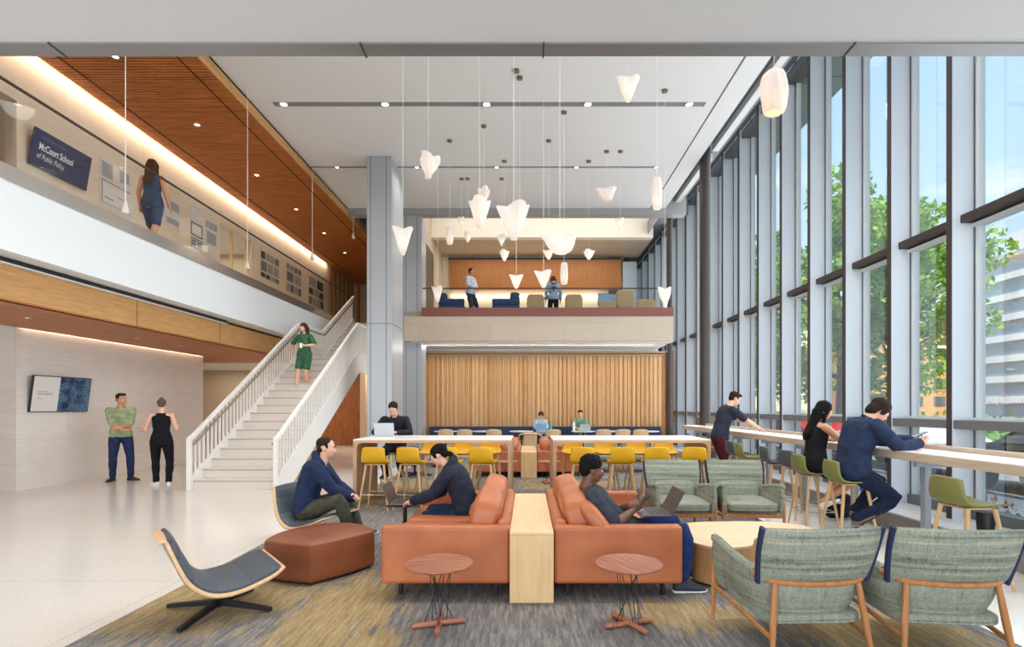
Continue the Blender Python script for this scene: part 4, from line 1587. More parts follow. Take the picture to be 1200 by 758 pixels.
# dark planter by the window behind the near stool
t = tag(MB().lathe([(0, 0), (0.07, 0), (0.085, 0.2), (0.08, 0.21), (0, 0.21)], n=24).build('waste_bin', BLACKP), 'small round black bin at the window behind the near olive stool', 'bin')
t.location = (4.72, 5.45, 0.205)

# ------------------------------------------------------------------ wall screens and prints
def text(body, size, loc, rot, m, parent=None, shear=0.0, name='lettering', bold=0.0, sx=1.0):
    o = text_mesh(name, body, size, m, parent, shear, bold)
    o.location = loc
    o.rotation_euler = rot
    o.scale = (sx, 1, 1)
    return o


def screen(name, loc, w, h, tilt, mat_, label, cat):
    """hung on a left wall facing +x; local x runs along the wall (world +y), z up, leaning towards the room at the top"""
    t = empty(name, loc, 0, label, cat)
    t.rotation_euler = (R(0), 0, R(90))
    t.rotation_euler = (Matrix.Rotation(R(90), 3, 'Z') @ Matrix.Rotation(tilt, 3, 'X')).to_euler()
    MB().box(0, w, 0.0, 0.04, 0, h).build('panel', mat_, t, bevel=0.004)
    MB().box(w * 0.3, w * 0.7, 0.035, 0.09, h * 0.3, h * 0.6).build('wall_bracket', BLACK, t)
    return t


NAVY = base('screen_navy', (32, 42, 86), 0.3)
SCRW = base('screen_text_white', (228, 232, 238), 0.5)
t = screen('sign_display', (-8.24, 8.76, 5.53), 1.13, 0.62, R(10), NAVY, 'navy screen reading McCourt School of Public Policy on the upper wall', 'sign')
text('McCourt School', 0.16, (0.10, -0.004, 0.30), (R(90), 0, 0), SCRW, t, 0, bold=0.004, sx=0.62)
text('of Public Policy', 0.13, (0.08, -0.004, 0.155), (R(90), 0, 0), SCRW, t, 0.3, sx=0.66)
text('GEORGETOWN UNIVERSITY', 0.05, (0.12, -0.004, 0.49), (R(90), 0, 0), base('screen_text_blue', (110, 130, 180), 0.5), t, 0, sx=0.8)
FRW = base('screen_frame', (30, 30, 34), 0.4)
t = screen('wall_display', (-9.0, 9.56, 1.40), 1.27, 0.68, R(7.5), FRW, 'wall screen showing a white caption panel and a blue textured image', 'screen')
MB().box(0.015, 0.55, -0.004, 0.0, 0.015, 0.665).build('caption_panel', base('caption_white', (226, 224, 220), 0.5), t)


def swirl():
    m = base('blue_image', (40, 80, 130), 0.4)
    nt = m.node_tree
    n1 = noisef(nt, coords(nt, (1, 1, 1)), 4.5, 3)
    n2 = noisef(nt, coords(nt, (26, 1, 22)), 1.6, 6, 0.8)
    c = ramp(nt, n2, [(0.40, (18, 44, 84)), (0.5, (40, 88, 134)), (0.6, (150, 196, 214))])
    bc(m, mixc(nt, ramp(nt, n1, [(0.45, (0, 0, 0)), (0.62, (1, 1, 1))]), c, (16, 36, 84)))
    return m


MB().box(0.55, 1.255, -0.004, 0.0, 0.015, 0.665).build('blue_picture', swirl(), t)
lm = MB()
for k, (w, z) in enumerate(((0.20, 0.385), (0.33, 0.35), (0.30, 0.325), (0.10, 0.25))):
    lm.box(0.10, 0.10 + w, -0.006, -0.004, z, z + 0.008)
lm.build('caption_lines', base('caption_grey', (110, 110, 112), 0.6), t)

PR_D = base('print_dark', (104, 108, 118), 0.7)
PR_L = base('print_light', (206, 204, 204), 0.6)
PR_M = base('print_mid', (150, 152, 158), 0.7)


def wallz(px, py, X=8.3):
    Y = X * F / (618 - px)
    return Y, 1.5 + (476.5 - py) * Y / F


def poster(px0, px1, ytop, ybot, label, blocks, mat_=PR_L):
    """a print on the upper wall; ytop/ybot are its heights at the near edge"""
    y0, z1 = wallz(px0, ytop)
    _, z0 = wallz(px0, ybot)
    y1, _ = wallz(px1, ytop)
    t = empty('wall_print', (-8.295, y0, z0), 0, label, 'print')
    w, h = y1 - y0, z1 - z0
    if mat_:
        MB().box(0, 0.006, 0, w, 0, h).build('sheet', mat_, t)
    for (a, b_, c, d, mm) in blocks:
        MB().box(0.006, 0.009, a * w, b_ * w, c * h, d * h).build('printed_block', mm, t)
    return t


rb = random.Random(4)


def blocks_rows(rows, mm):
    out = []
    z = 1.0
    for (n, hh) in rows:
        z -= hh
        for k in range(n):
            out.append(((k + 0.1) / n, (k + 0.9) / n, z + 0.1 * hh, z + 0.85 * hh, rb.choice(mm)))
    return out


poster(117, 133, 184, 206, 'small photograph print left of the drawings on the upper wall', [(0.1, 0.9, 0.1, 0.9, PR_M)])
poster(138, 152, 196, 214, 'small pale drawing print above the framed plan on the upper wall', [(0.1, 0.45, 0.1, 0.9, PR_M), (0.6, 0.9, 0.2, 0.9, PR_M)])
poster(116, 155, 206, 237, 'framed pale architectural plan on the upper wall', [(0.06, 0.94, 0.92, 0.95, PR_D), (0.06, 0.08, 0.1, 0.92, PR_D), (0.06, 0.94, 0.08, 0.10, PR_D), (0.15, 0.4, 0.3, 0.34, PR_D), (0.5, 0.8, 0.5, 0.54, PR_M)])
poster(193, 211, 228, 262, 'tall pale print behind the walking woman', [(0.1, 0.9, 0.1, 0.3, PR_M), (0.1, 0.9, 0.6, 0.9, PR_M)])
poster(223, 237, 238, 256, 'pale outline print right of the walking woman', [(0.1, 0.9, 0.9, 0.93, PR_M), (0.1, 0.9, 0.1, 0.13, PR_M)])
poster(223, 237, 258, 274, 'dark outlined plan print right of the walking woman', [(0.0, 1, 0.86, 1, PR_D), (0.0, 1, 0.0, 0.12, PR_D), (0, 0.1, 0, 1, PR_D), (0.9, 1, 0, 1, PR_D)])
poster(223, 237, 276, 290, 'dotted plan print below the dark outlined one', blocks_rows([(6, 0.2), (2, 0.25), (2, 0.25), (6, 0.25)], [PR_D]))
poster(240, 254, 255, 292, 'pale print beside the glass door on the upper wall', blocks_rows([(3, 0.3), (1, 0.5)], [PR_M]))
poster(305, 327, 291, 330, 'grid of dark photo prints right after the glass door', blocks_rows([(4, 0.28), (3, 0.38), (4, 0.18)], [PR_D, PR_M, SEAM]), None)
poster(335, 353, 306, 347, 'grid of grey diagram prints in the middle of the upper wall', blocks_rows([(4, 0.2), (2, 0.35), (4, 0.3)], [PR_D, PR_M]), None)
poster(361, 379, 320, 360, 'last grid of dark prints near the stair top', blocks_rows([(2, 0.35), (3, 0.25), (4, 0.3)], [PR_D, PR_M, SEAM]), None)

# ------------------------------------------------------------------ balcony furniture
t = empty('lounge_sofa', (-2.9, 17.2, Z2), 0, 'dark blue sofa at the left end of the balcony', 'sofa')
MB().box(0, 0.85, 0, 0.8, 0.15, 0.42).build('seat', NAVYBENCH, t, bevel=0.04)
MB().box(0, 0.85, 0.0, 0.15, 0.42, 0.62).build('backrest', NAVYBENCH, t, bevel=0.04)
for xx in (0.05, 0.77):
    for yy in (0.05, 0.7):
        MB().box(xx, xx + 0.04, yy, yy + 0.04, 0, 0.16).build('leg', BLACK, t)
MB().sup((0.12, 0.12, 0.68), (0.16, 0.1, 0.14), 0.6, 0.6).build('pillow', NAVYBENCH, t)
t = empty('lounge_sofa', (-1.15, 17.2, Z2), 0, 'dark blue sofa in the middle of the balcony', 'sofa')
MB().box(0, 0.9, 0, 0.8, 0.15, 0.42).build('seat', NAVYBENCH, t, bevel=0.04)
MB().box(0, 0.9, 0.0, 0.15, 0.42, 0.62).build('backrest', NAVYBENCH, t, bevel=0.04)
for xx in (0.05, 0.8):
    for yy in (0.05, 0.7):
        MB().box(xx, xx + 0.04, yy, yy + 0.04, 0, 0.16).build('leg', BLACK, t)
MB().sup((0.74, 0.12, 0.70), (0.16, 0.1, 0.14), 0.6, 0.6).build('pillow', NAVYBENCH, t)
BEIGE = fabric('beige_chair', (176, 152, 120), (156, 132, 100), 30)
for k, (x, h, lab) in enumerate(((0.27, 0.78, 'beige balcony armchair left of the person in the denim jacket'), (1.52, 0.78, 'beige balcony armchair right of the person in the denim jacket'),
                                 (2.62, 0.56, 'low beige balcony chair below the small screen'), (3.20, 0.92, 'round high backed beige chair on the balcony'), (3.88, 0.62, 'grey low chair at the right end of the balcony'))):
    t = empty('lounge_chair', (x, 17.3, Z2), 0, lab, 'armchair')
    MB().sup((0, 0.3, 0.3), (0.29, 0.3, 0.12), 0.4, 0.4).build('seat', BEIGE, t)
    MB().sup((0, 0.02, h * 0.68), (0.29, 0.06, h * 0.32), 0.4, 0.3).build('backrest', BEIGE, t)
    for sx in (-1, 1):
        for yy in (0.1, 0.5):
            MB().cyl((sx * 0.22, yy, 0), (sx * 0.2, yy, 0.25), 0.015).build('leg', BLACK, t)
t = empty('monitor_stand', (2.75, 18.0, Z2), 0, 'screen on a stand at the back right of the balcony', 'screen')
MB().box(-0.35, 0.35, 0, 0.04, 0.55, 0.95).build('bezel', BLACKP, t)
MB().box(-0.33, 0.33, -0.005, 0.0, 0.57, 0.93).build('display', base('display_blue', (120, 160, 190), 0.3), t)
MB().box(-0.03, 0.03, 0, 0.04, 0, 0.55).box(-0.25, 0.25, -0.12, 0.15, 0, 0.02).build('stand', BLACKP, t)

# ------------------------------------------------------------------ downlights
def downlight(x, y, z, w, label, col=(1, 0.965, 0.92), size=0.075):
    t = empty('downlight', (x, y, z), 0, label, 'ceiling light')
    MB().tube([(size * math.cos(k_ * PI / 12), size * math.sin(k_ * PI / 12), 0) for k_ in range(24)], 0.012, 8, closed=True).build('ring', STEEL, t)
    MB().lathe([(0, -0.004), (size, -0.004), (size, 0.012), (0, 0.012)], n=24).build('lamp_face', LAMPFACE, t)
    l_ = lamp('lamp_light', 'SPOT', (x, y, z - 0.03), w, col, spot_size=R(150), spot_blend=1.0, shadow_soft_size=0.25)
    l_.parent = t
    l_.location = (0, 0, -0.03)
    return t


for k in range(5):
    downlight((332.5 + 118.8 * k - 618) * 10.57 / F, 10.57, ZC, DOWNLIGHT_W, 'ceiling downlight, %s from the left in the nearer slot' % ORD[k])
for j, yy in enumerate((4.95, 7.75)):  # added rows out of view, put in to brighten the window fins
    for k in range(5):
        downlight(-4.85 + 2.03 * k, yy, ZC, DOWNLIGHT_W * (2.6, 0.9)[j], 'ceiling downlight, %s from the left in the %s added unseen row above the near bulkhead' % (ORD[k], ('first', 'second')[j]))
for k in range(5):
    downlight((395 + 93.5 * k - 618) * 13.35 / F, 13.35, ZC, DOWNLIGHT_W, 'ceiling downlight, %s from the left in the farther slot' % ORD[k], size=0.05)
for k, (px, py) in enumerate(((135, 66), (231, 146), (301, 205), (347, 245), (380, 273), (404, 296), (425, 315))):
    Y = (7.32 - 1.5) * F / (476.5 - py)
    if px == 425:
        continue
    downlight((px - 618) * Y / F, Y, 7.318, 60, 'small downlight in the slatted wood ceiling, %s from the front' % ORD[k], (1, 0.75, 0.5), 0.055)
for k, (px, py) in enumerate(((32, 372), (160, 396), (212, 405))):
    Y = (2.9 - 1.5) * F / (476.5 - py)
    downlight((px - 618) * Y / F, Y, 2.899, 22, 'small downlight in the lower wood soffit, %s from the left' % ORD[k], (1, 0.8, 0.6), 0.04)
for k, (x, y) in enumerate(((-5.4, 19.8), (-4.7, 18.3))):  # added lamps that brighten the dark area behind the stair
    downlight(x, y, 3.44, 60, 'added downlight behind the stair, %s from the left' % ORD[k], (1, 0.8, 0.6))
sbx('ceiling_behind_stair', CEIL, -6.4, -3.8, 17.9, 21.4, 3.445, 3.45)

# ------------------------------------------------------------------ pendants
SHADE = bpy.data.materials.new('pendant_fabric')
SHADE.use_nodes = True
nt = SHADE.node_tree
b_ = nt.nodes['Principled BSDF']
b_.inputs['Base Color'].default_value = (0.86, 0.83, 0.81, 1)
b_.inputs['Roughness'].default_value = 0.8
n_ = noisef(nt, coords(nt), 9, 4)
bump(nt, n_, 0.5, 0.03)
tl = nt.nodes.new('ShaderNodeBsdfTranslucent')
tl.inputs[0].default_value = (0.80, 0.74, 0.70, 1)
mx = nt.nodes.new('ShaderNodeMixShader')
mx.inputs[0].default_value = 0.5
nt.links.new(b_.outputs[0], mx.inputs[1])
nt.links.new(tl.outputs[0], mx.inputs[2])
nt.links.new(mx.outputs[0], nt.nodes['Material Output'].inputs[0])
BULB = emit('bulb_glow', (1.0, 0.8, 0.55), 3.0)
CORD = base('cord_white', (236, 234, 230), 0.6)
CANOPY = base('canopy_bronze', (120, 108, 96), 0.4, 0.4)


def pendant(px, yt, yb, w, Y, kind, seed, label, cx=None):
    x = (px - 618) * Y / F
    zt = 1.5 + (476.5 - yt) * Y / F
    zb = 1.5 + (476.5 - yb) * Y / F
    h = zt - zb
    hw = w * 0.5 * Y / F
    rr = random.Random(seed)
    t = empty('pendant_lamp', (x, Y, zb), rr.uniform(-0.4, 0.4) * 0.3, label, 'pendant lamp', 'white crumpled fabric pendant lamps')
    top = 0.0
    ph = rr.uniform(0, 6)
    NU, NV = 30, 14
    if kind == 'cone':
        lob, amp = 3, 0.16

        def rad(v):
            return 0.20 + 0.80 * v ** 0.85
    elif kind == 'tube':
        lob, amp = 4, 0.10

        def rad(v):
            return 0.72 + 0.28 * math.sin(v * PI) ** 0.6
    elif kind == 'wide':
        lob, amp = 3, 0.22

        def rad(v):
            return 0.35 + 0.65 * v ** 0.5
    else:  # bent
        lob, amp = 3, 0.2

        def rad(v):
            return 0.30 + 0.70 * (0.5 - 0.5 * math.cos(v * PI * 1.15))

    def fn(u, v):
        a = u * 2 * PI
        k = rad(v) * (1 + amp * (0.3 + v) * math.cos(lob * a + ph) + 0.06 * math.sin(7 * a + ph * 2 + v * 5))
        lean_ = 0.0 if kind in ('tube', 'cone') else 0.2 * math.sin(v * PI + ph)
        z = v * h
        if kind != 'tube':
            z += h * (0.08 * math.cos(lob * a + ph) * max(0.0, v - 0.35)) - h * 0.08 * (v > 0.3) * v
        return V((hw * (k * math.cos(a) * 0.93 + lean_ * 0.4), hw * k * math.sin(a) * 0.85, min(z, h * 1.02)))
    m_ = MB().grid(fn, NU, NV)
    bmesh.ops.remove_doubles(m_.bm, verts=m_.bm.verts, dist=0.0004)
    sh = m_.build('lamp_shade', SHADE, t, ang=70)
    if kind == 'tube':
        MB().lathe([(hw * 0.45, h * 0.99), (0.0, h * 1.0), (0.0, h)], n=20).build('shade_top', SHADE, t)
    if w == 30:
        MB().lathe([(0, 0.012), (hw * 0.55, 0.010), (hw * 0.6, 0.02), (0, 0.03)], n=24).build('amber_opening', emit('amber_glow', (1.0, 0.62, 0.28), 0.7), t)
    bz = h * (0.45 if kind != 'tube' else 0.3)
    br = min(0.03, hw * 0.3)
    MB().sup((0, 0, bz), (br, br, br * 1.3), 1, 1, nu=12, nv=8).build('bulb', BULB, t)
    l_ = lamp('bulb_light', 'POINT', (0, 0, 0), PENDANT_W * (hw / 0.15) ** 1.4, (1, 0.8, 0.6), shadow_soft_size=br * 1.4)
    l_.parent = t
    l_.location = (0, 0, bz)
    ztop = ZC - zb if (Y < 16 and x > -5.47) else 8.6 - zb
    if Y > 16.1:
        ztop = 8.6 - zb
    MB().cyl((0, 0, bz), (0, 0, ztop), 0.0028 if Y < 9 else 0.003, n=6).build('cord', CORD, t)
    MB().lathe([(0, ztop - 0.035), (0.055, ztop - 0.035), (0.06, ztop), (0, ztop)], n=20).build('ceiling_canopy', CANOPY, t)
    return t


PD = [
    (602, 240, 281, 36, 6.5, 'cone', 'largest white cone pendant at the centre of the cluster'),
    (609, 237, 266, 24, 9.7, 'cone', 'white pendant tucked behind the right of the largest cone pendant'),
    (562, 232, 268, 26, 7.5, 'cone', 'flower shaped white pendant left of the largest cone pendant'),
    (567, 219, 242, 14, 11.37, 'bent', 'small twisted pendant just above the flower shaped one'),
    (502, 181, 209, 24, 8.0, 'bent', 'tilted white pendant in front of the far ceiling slot beside the grey column'),
    (472, 266, 299, 23, 7.5, 'cone', 'white pendant hanging in front of the grey column'),
    (736, 92, 119, 26, 7.5, 'cone', 'highest white triangular pendant right of centre'),
    (907, 85, 133, 30, 5.2, 'tube', 'big crumpled pendant with amber opening near the windows'),
    (770, 209, 245, 13, 8.0, 'tube', 'slim white tube pendant high at the right'),
    (711, 222, 235, 24, 12.5, 'wide', 'flat white pendant between the centre cluster and the slim tube'),
    (656, 277, 297, 40, 7.0, 'wide', 'wide shell shaped pendant right of the largest cone'),
    (661, 308, 333, 10, 10.84, 'tube', 'small tube pendant below the wide shell pendant'),
    (637, 317, 337, 20, 9.0, 'cone', 'cone pendant beside the small tube pendant below the wide shell'),
    (605, 322, 338, 16, 9.5, 'cone', 'cone pendant in front of the balcony wood panel between the two standing people'),
    (591, 293, 306, 12, 13.0, 'cone', 'tiny cone pendant below the largest cone pendant'),
    (643, 293, 304, 13, 12.0, 'cone', 'tiny cone pendant under the left of the wide shell pendant'),
    (690, 293, 304, 14, 13.0, 'cone', 'tiny cone pendant right of the wide shell pendant'),
    (527, 266, 286, 9, 12.0, 'tube', 'small tube pendant right of the second grey column'),
    (541, 254, 268, 7, 14.0, 'bent', 'tiny pendant highest in the group left of the flower shaped one'),
    (548, 272, 284, 10, 14.0, 'cone', 'tiny cone pendant below the flower shaped one, to its left'),
    (588, 274, 288, 10, 14.0, 'bent', 'tiny pendant directly left of the largest cone tip'),
    (513, 335, 354, 13, 13.0, 'cone', 'pendant hanging low at the left end of the balcony'),
    (779, 336, 360, 15, 10.1, 'bent', 'pendant hanging low at the right end of the balcony'),
    (727, 256, 268, 10, 12.5, 'bent', 'tiny twisted pendant right of the wide shell, high over the balcony'),
]
for k, d in enumerate(PD):
    pendant(*d[:6], 11 + k * 3, d[6])
# slim cone drops on long cables along the stair void
for k, (px, yt, yb) in enumerate(((147, 236, 250), (290, 306, 315), (366, 296, 305), (414, 273, 280))):
    Y = 5.35 * F / (618 - px)
    x = -5.35
    zt = 1.5 + (476.5 - yt) * Y / F
    zb = 1.5 + (476.5 - yb) * Y / F
    t = empty('cable_pendant', (x, Y, zb), 0, 'slim white cone on a long cable over the stair void, %s from the left' % ORD[k], 'pendant lamp', 'slim cone pendants along the mezzanine')
    h = zt - zb
    MB().lathe([(0, 0), (h * 0.26, 0.01), (h * 0.24, h * 0.3), (h * 0.10, h), (0, h)], n=18).build('lamp_shade', SHADE, t)
    MB().cyl((0, 0, h * 0.9), (0, 0, ZC - zb), 0.006, n=6).build('cord', CORD, t)

# ================================================================== PEOPLE
def rot_between(v, k, ang):
    return Matrix.Rotation(ang, 3, k) @ v


def limb(mb_, pts, rad, n=14, ends=True):
    """closed tapered limb with rounded ends; rad entries are r or (ru, rw)"""
    pts = [V(p) for p in pts]
    rad = [(r, r) if not isinstance(r, (tuple, list)) else r for r in rad]
    P, Rr = [], []
    t0 = (pts[0] - pts[1]).normalized()
    t1 = (pts[-1] - pts[-2]).normalized()
    if ends:
        for a in (80, 50, 25):
            P.append(pts[0] + t0 * max(rad[0]) * math.sin(R(a)))
            Rr.append(tuple(k * math.cos(R(a)) for k in rad[0]))
    P += pts
    Rr += rad
    if ends:
        for a in (25, 50, 80):
            P.append(pts[-1] + t1 * max(rad[-1]) * math.sin(R(a)))
            Rr.append(tuple(k * math.cos(R(a)) for k in rad[-1]))
    N = len(P)
    ref = V((1, 0, 0)) if abs(t1.x) < 0.8 else V((0, 1, 0))
    rings = []
    u = None
    for i in range(N):
        t = (P[min(i + 1, N - 1)] - P[max(i - 1, 0)])
        t = t.normalized() if t.length > 1e-9 else t1
        if u is None:
            u = ref
        u = (u - t * u.dot(t)).normalized()
        w = t.cross(u)
        rings.append([P[i] + u * math.cos(2 * PI * k / n) * Rr[i][0] + w * math.sin(2 * PI * k / n) * Rr[i][1] for k in range(n)])
    mb_.rings(rings)


def loft(mb_, rs, n=24, pw=0.85):
    """rs: (centre, u half-axis vector, v half-axis vector)"""
    rings = []
    for (c, u, v) in rs:
        ring = []
        for k in range(n):
            a = 2 * PI * k / n
            ca, sa = math.cos(a), math.sin(a)
            ring.append(c + u * math.copysign(abs(ca) ** pw, ca) + v * math.copysign(abs(sa) ** pw, sa))
        rings.append(ring)
    mb_.rings(rings)


def ik(a, c, l1, l2, hint):
    d = c - a
    L = min(d.length, (l1 + l2) * 0.998)
    dr = d.normalized()
    c = a + dr * L
    x = (l1 * l1 - l2 * l2 + L * L) / (2 * L)
    h = math.sqrt(max(l1 * l1 - x * x, 0))
    h_ = hint - dr * hint.dot(dr)
    if h_.length < 1e-5:
        h_ = V((0, 0, 1)) - dr * dr.z
    return a + dr * x + h_.normalized() * h, c


def sculpt(name, mb_, vox, m, parent, it=4, disp=None):
    bmesh.ops.recalc_face_normals(mb_.bm, faces=mb_.bm.faces)
    me = bpy.data.meshes.new(name)
    mb_.bm.to_mesh(me)
    mb_.bm.free()
    tmp = bpy.data.objects.new('tmp', me)
    WORK.collection.objects.link(tmp)
    md = tmp.modifiers.new('r', 'REMESH')
    md.mode = 'VOXEL'
    md.voxel_size = vox
    md.use_smooth_shade = True
    ms = tmp.modifiers.new('s', 'SMOOTH')
    ms.factor = 0.5
    ms.iterations = it
    WORK.view_layers[0].update()
    dg = WORK.view_layers[0].depsgraph
    me2 = bpy.data.meshes.new_from_object(tmp.evaluated_get(dg))
    bpy.data.objects.remove(tmp)
    bpy.data.meshes.remove(me)
    me2.name = name
    if disp:
        amp, sc = disp
        nvv = len(me2.vertices)
        co = np.empty(nvv * 3)
        me2.vertices.foreach_get('co', co)
        nn = np.array([v_.vector[:] for v_ in me2.vertex_normals])
        co = co.reshape(-1, 3)
        ns = np.array([noise.noise(V(c_) * sc) for c_ in co])
        co = co + nn * (amp * ns)[:, None]
        me2.vertices.foreach_set('co', co.ravel())
        me2.update()
    me2.polygons.foreach_set('use_smooth', [True] * len(me2.polygons))
    return link_mesh(name, me2, m, parent)


def cloth(name, c, rough=0.9):
    return fabric('cloth_' + name, c, tuple(v * 0.82 for v in c), 14, rough, 0.5)


SKINS = {
    'light': base('skin_light', (222, 172, 146), 0.5, Subsurface_Weight=0.0),
    'tan': base('skin_tan', (206, 150, 118), 0.5),
    'mid': base('skin_mid', (188, 134, 100), 0.5),
    'dark': base('skin_dark', (104, 68, 50), 0.5),
}
EYEW = base('eye_white', (226, 222, 218), 0.3)
IRIS = base('eye_iris', (52, 38, 30), 0.3)
LIPS = base('lips', (176, 104, 92), 0.5)
HAIRS = {
    'black': base('hair_black', (20, 18, 19), 0.75, spec=0.12),
    'brown': base('hair_brown', (72, 48, 34), 0.75, spec=0.15),
    'darkbrown': base('hair_dark_brown', (44, 32, 26), 0.75, spec=0.15),
    'greybrown': base('hair_grey_brown', (92, 78, 68), 0.75, spec=0.15),
    'blondbrown': base('hair_blond_brown', (112, 88, 66), 0.75, spec=0.15),
}
SHOEB = base('shoe_dark', (44, 40, 40), 0.6)
SHOEW = base('shoe_white', (228, 226, 222), 0.6)
SHOEG = base('shoe_grey', (120, 108, 96), 0.8)
SOLEW = base('sole_white', (226, 224, 220), 0.7)


def person(label, loc, rz, S=1.75, sex='m', pz=None, py=0.0, lean=(0, 0), side=0.0, twist=0.0, head=(0, 0, 0), neckf=8,
           lh=None, rh=None, le=(-0.6, -0.6, -0.5), re=(0.6, -0.6, -0.5), lf=None, rf=None, lk=(-0.15, 1, 0.1), rk=(0.15, 1, 0.1),
           fyaw=(8, -8), fpitch=(0, 0), skin='light', hair=('short', 'brown'), top=None, bottom=None, shoes=(SHOEB, SOLEW), vox=0.009,
           curl=(25, 25), palm=(None, None), hdir=(None, None), wide=1.0, extra=None, group=None):
    t = empty('person', loc, rz, label, 'person', group)
    f = sex == 'f'
    W = wide
    X = V((1, 0, 0))
    # spine
    P0 = V((0, py, (0.52 * S) if pz is None else pz))
    Ml = Matrix.Rotation(R(-lean[0]), 3, 'X')
    Mh = Matrix.Rotation(R(side), 3, 'Y') @ Matrix.Rotation(R(twist), 3, 'Z') @ Matrix.Rotation(R(-lean[1]), 3, 'X')
    d1 = Ml @ V((0, 0, 1))
    d2 = Mh @ V((0, 0, 1))
    dm = (d1 + d2).normalized()
    x1, x2 = Ml @ X, Mh @ X
    y1, y2 = Ml @ V((0, 1, 0)), Mh @ V((0, 1, 0))
    ym = (y1 + y2).normalized()
    P1 = P0 + d1 * 0.12 * S
    P2 = P1 + dm * 0.115 * S
    P3 = P2 + d2 * 0.058 * S
    P4 = P3 + d2 * 0.03 * S
    shw = (0.097 if f else 0.106) * S * W
    SL_ = P3 - x2 * shw - d2 * 0.012 * S
    SR_ = P3 + x2 * shw - d2 * 0.012 * S

    hipw = (0.100 if f else 0.094) * S * W
    waw = (0.072 if f else 0.084) * S * W
    chw = (0.084 if f else 0.098) * S * W
    chd = (0.064 if f else 0.066) * S * W

    def torso(mb_, e, lo=0, hi=9, flare=0.0, tank=False):
        rs = [
            (P0 - d1 * 0.055 * S, x1 * (hipw * 0.72), y1 * 0.058 * S),
            (P0 - d1 * 0.02 * S, x1 * (hipw * 0.98), y1 * 0.068 * S),
            (P0 + d1 * 0.03 * S, x1 * (hipw * 0.99), y1 * 0.066 * S),
            (P0 + d1 * 0.08 * S, x1 * (hipw * 0.4 + waw * 0.6), y1 * 0.060 * S),
            (P1, (x1 + x2) * 0.5 * waw, ym * 0.057 * S * W),
            (P1 + dm * 0.055 * S, (x1 + x2) * 0.5 * (waw + chw) * 0.52, ym * 0.060 * S * W),
            (P2, x2 * chw, y2 * chd),
            (P2 + d2 * 0.03 * S, x2 * chw * 1.03, y2 * chd * 0.95),
            (P3, x2 * (shw * 0.92), y2 * 0.044 * S),
            (P3 + d2 * 0.018 * S, x2 * (shw * 0.62), y2 * 0.038 * S),
            (P4, x2 * 0.036 * S, y2 * 0.036 * S),
        ]
        rs = rs[lo:hi + 1]
        out = []
        for k, (c, u, v) in enumerate(rs):
            if tank and k + lo == 8:
                u = u * 0.66
                v = v * 0.95
            if tank and k + lo == 9:
                u = u * 0.85
            fl = flare * max(0, (2.5 - k) / 2.5)
            out.append((c, u.normalized() * (u.length + e + fl), v.normalized() * (v.length + e + fl * 0.8)))
        loft(mb_, out)
    # arms
    La, Lf = 0.168 * S, 0.150 * S
    arms = []
    for s, sh, tgt, hint in ((-1, SL_, lh, le), (1, SR_, rh, re)):
        if tgt is None:
            tgt = sh + V((s * 0.06 * S, 0.02, -0.30 * S))
        el, wr = ik(sh, V(tgt), La, Lf, V(hint))
        arms.append((s, sh, el, wr))
    # legs
    Lt, Ls = 0.245 * S, 0.235 * S
    az = 0.048 * S
    legs = []
    for s, tgt, hint in ((-1, lf, lk), (1, rf, rk)):
        hp = P0 + x1 * s * hipw * 0.56 - d1 * 0.012 * S
        if tgt is None:
            tgt = (s * 0.10, 0.0, az)
        if len(tgt) == 2:
            tgt = (tgt[0], tgt[1], az)
        kn, an = ik(hp, V(tgt), Lt, Ls, V(hint))
        legs.append((s, hp, kn, an))
    fr = 0.92 if f else 1.0

    def arm_pts(a, b_, k0, k1):
        return a.lerp(b_, k0), a.lerp(b_, k1)

    def arm(mb_, A, e=0.0, upto=1.0, loose=0.0):
        s, sh, el, wr = A
        pts = [sh, sh.lerp(el, 0.3), sh.lerp(el, 0.7), el]
        rd = [0.031, 0.030, 0.027, 0.024]
        if upto > 0.5:
            k = (upto - 0.5) * 2
            q = [0.25, 0.6, 1.0]
            rr_ = [0.0255, 0.0215, 0.0155]
            for a_, b_ in zip(q, rr_):
                pts.append(el.lerp(wr, min(a_, k) if a_ <= k else k))
                rd.append(b_)
                if a_ >= k:
                    break
        else:
            k = upto * 2
            pts = [sh, sh.lerp(el, k * 0.5), sh.lerp(el, k)]
            rd = [0.031, 0.030, 0.029]
        rd = [r * S * fr * (0.8 + 0.2 * W) + e + loose * (i / len(rd)) for i, r in enumerate(rd)]
        limb(mb_, pts, rd, ends=True)

    def leg(mb_, A, e=0.0, upto=1.0, loose=0.0):
        s, hp, kn, an = A
        seat = max(0.0, 1 - abs((kn - hp).normalized().z))
        st = [(hp, 0.052), (hp.lerp(kn, 0.3), 0.050), (hp.lerp(kn, 0.7), 0.041), (kn, 0.034), (kn.lerp(an, 0.12), 0.032),
              (kn.lerp(an, 0.32), 0.034), (kn.lerp(an, 0.65), 0.026), (an, 0.021)]
        pos = [0, 0.15, 0.35, 0.5, 0.56, 0.66, 0.82, 1.0]
        pts, rd = [], []
        for (p, r), q in zip(st, pos):
            if q > upto + 1e-6:
                break
            pts.append(p)
            rd.append(r)
        if upto < 1 and len(pts) < 8 and upto not in pos:
            q0 = upto
            p = hp.lerp(kn, q0 * 2) if q0 < 0.5 else kn.lerp(an, (q0 - 0.5) * 2)
            pts.append(p)
            rd.append(rd[-1] * 0.97)
        rd = [r * S * (0.75 + 0.25 * W) + e + loose * (i / 7) for i, r in enumerate(rd)]
        limb(mb_, pts, rd, ends=True)

    # head
    Mh_ = Mh @ Matrix.Rotation(R(head[1]), 3, 'Z') @ Matrix.Rotation(R(-head[0]), 3, 'X') @ Matrix.Rotation(R(head[2]), 3, 'Y')
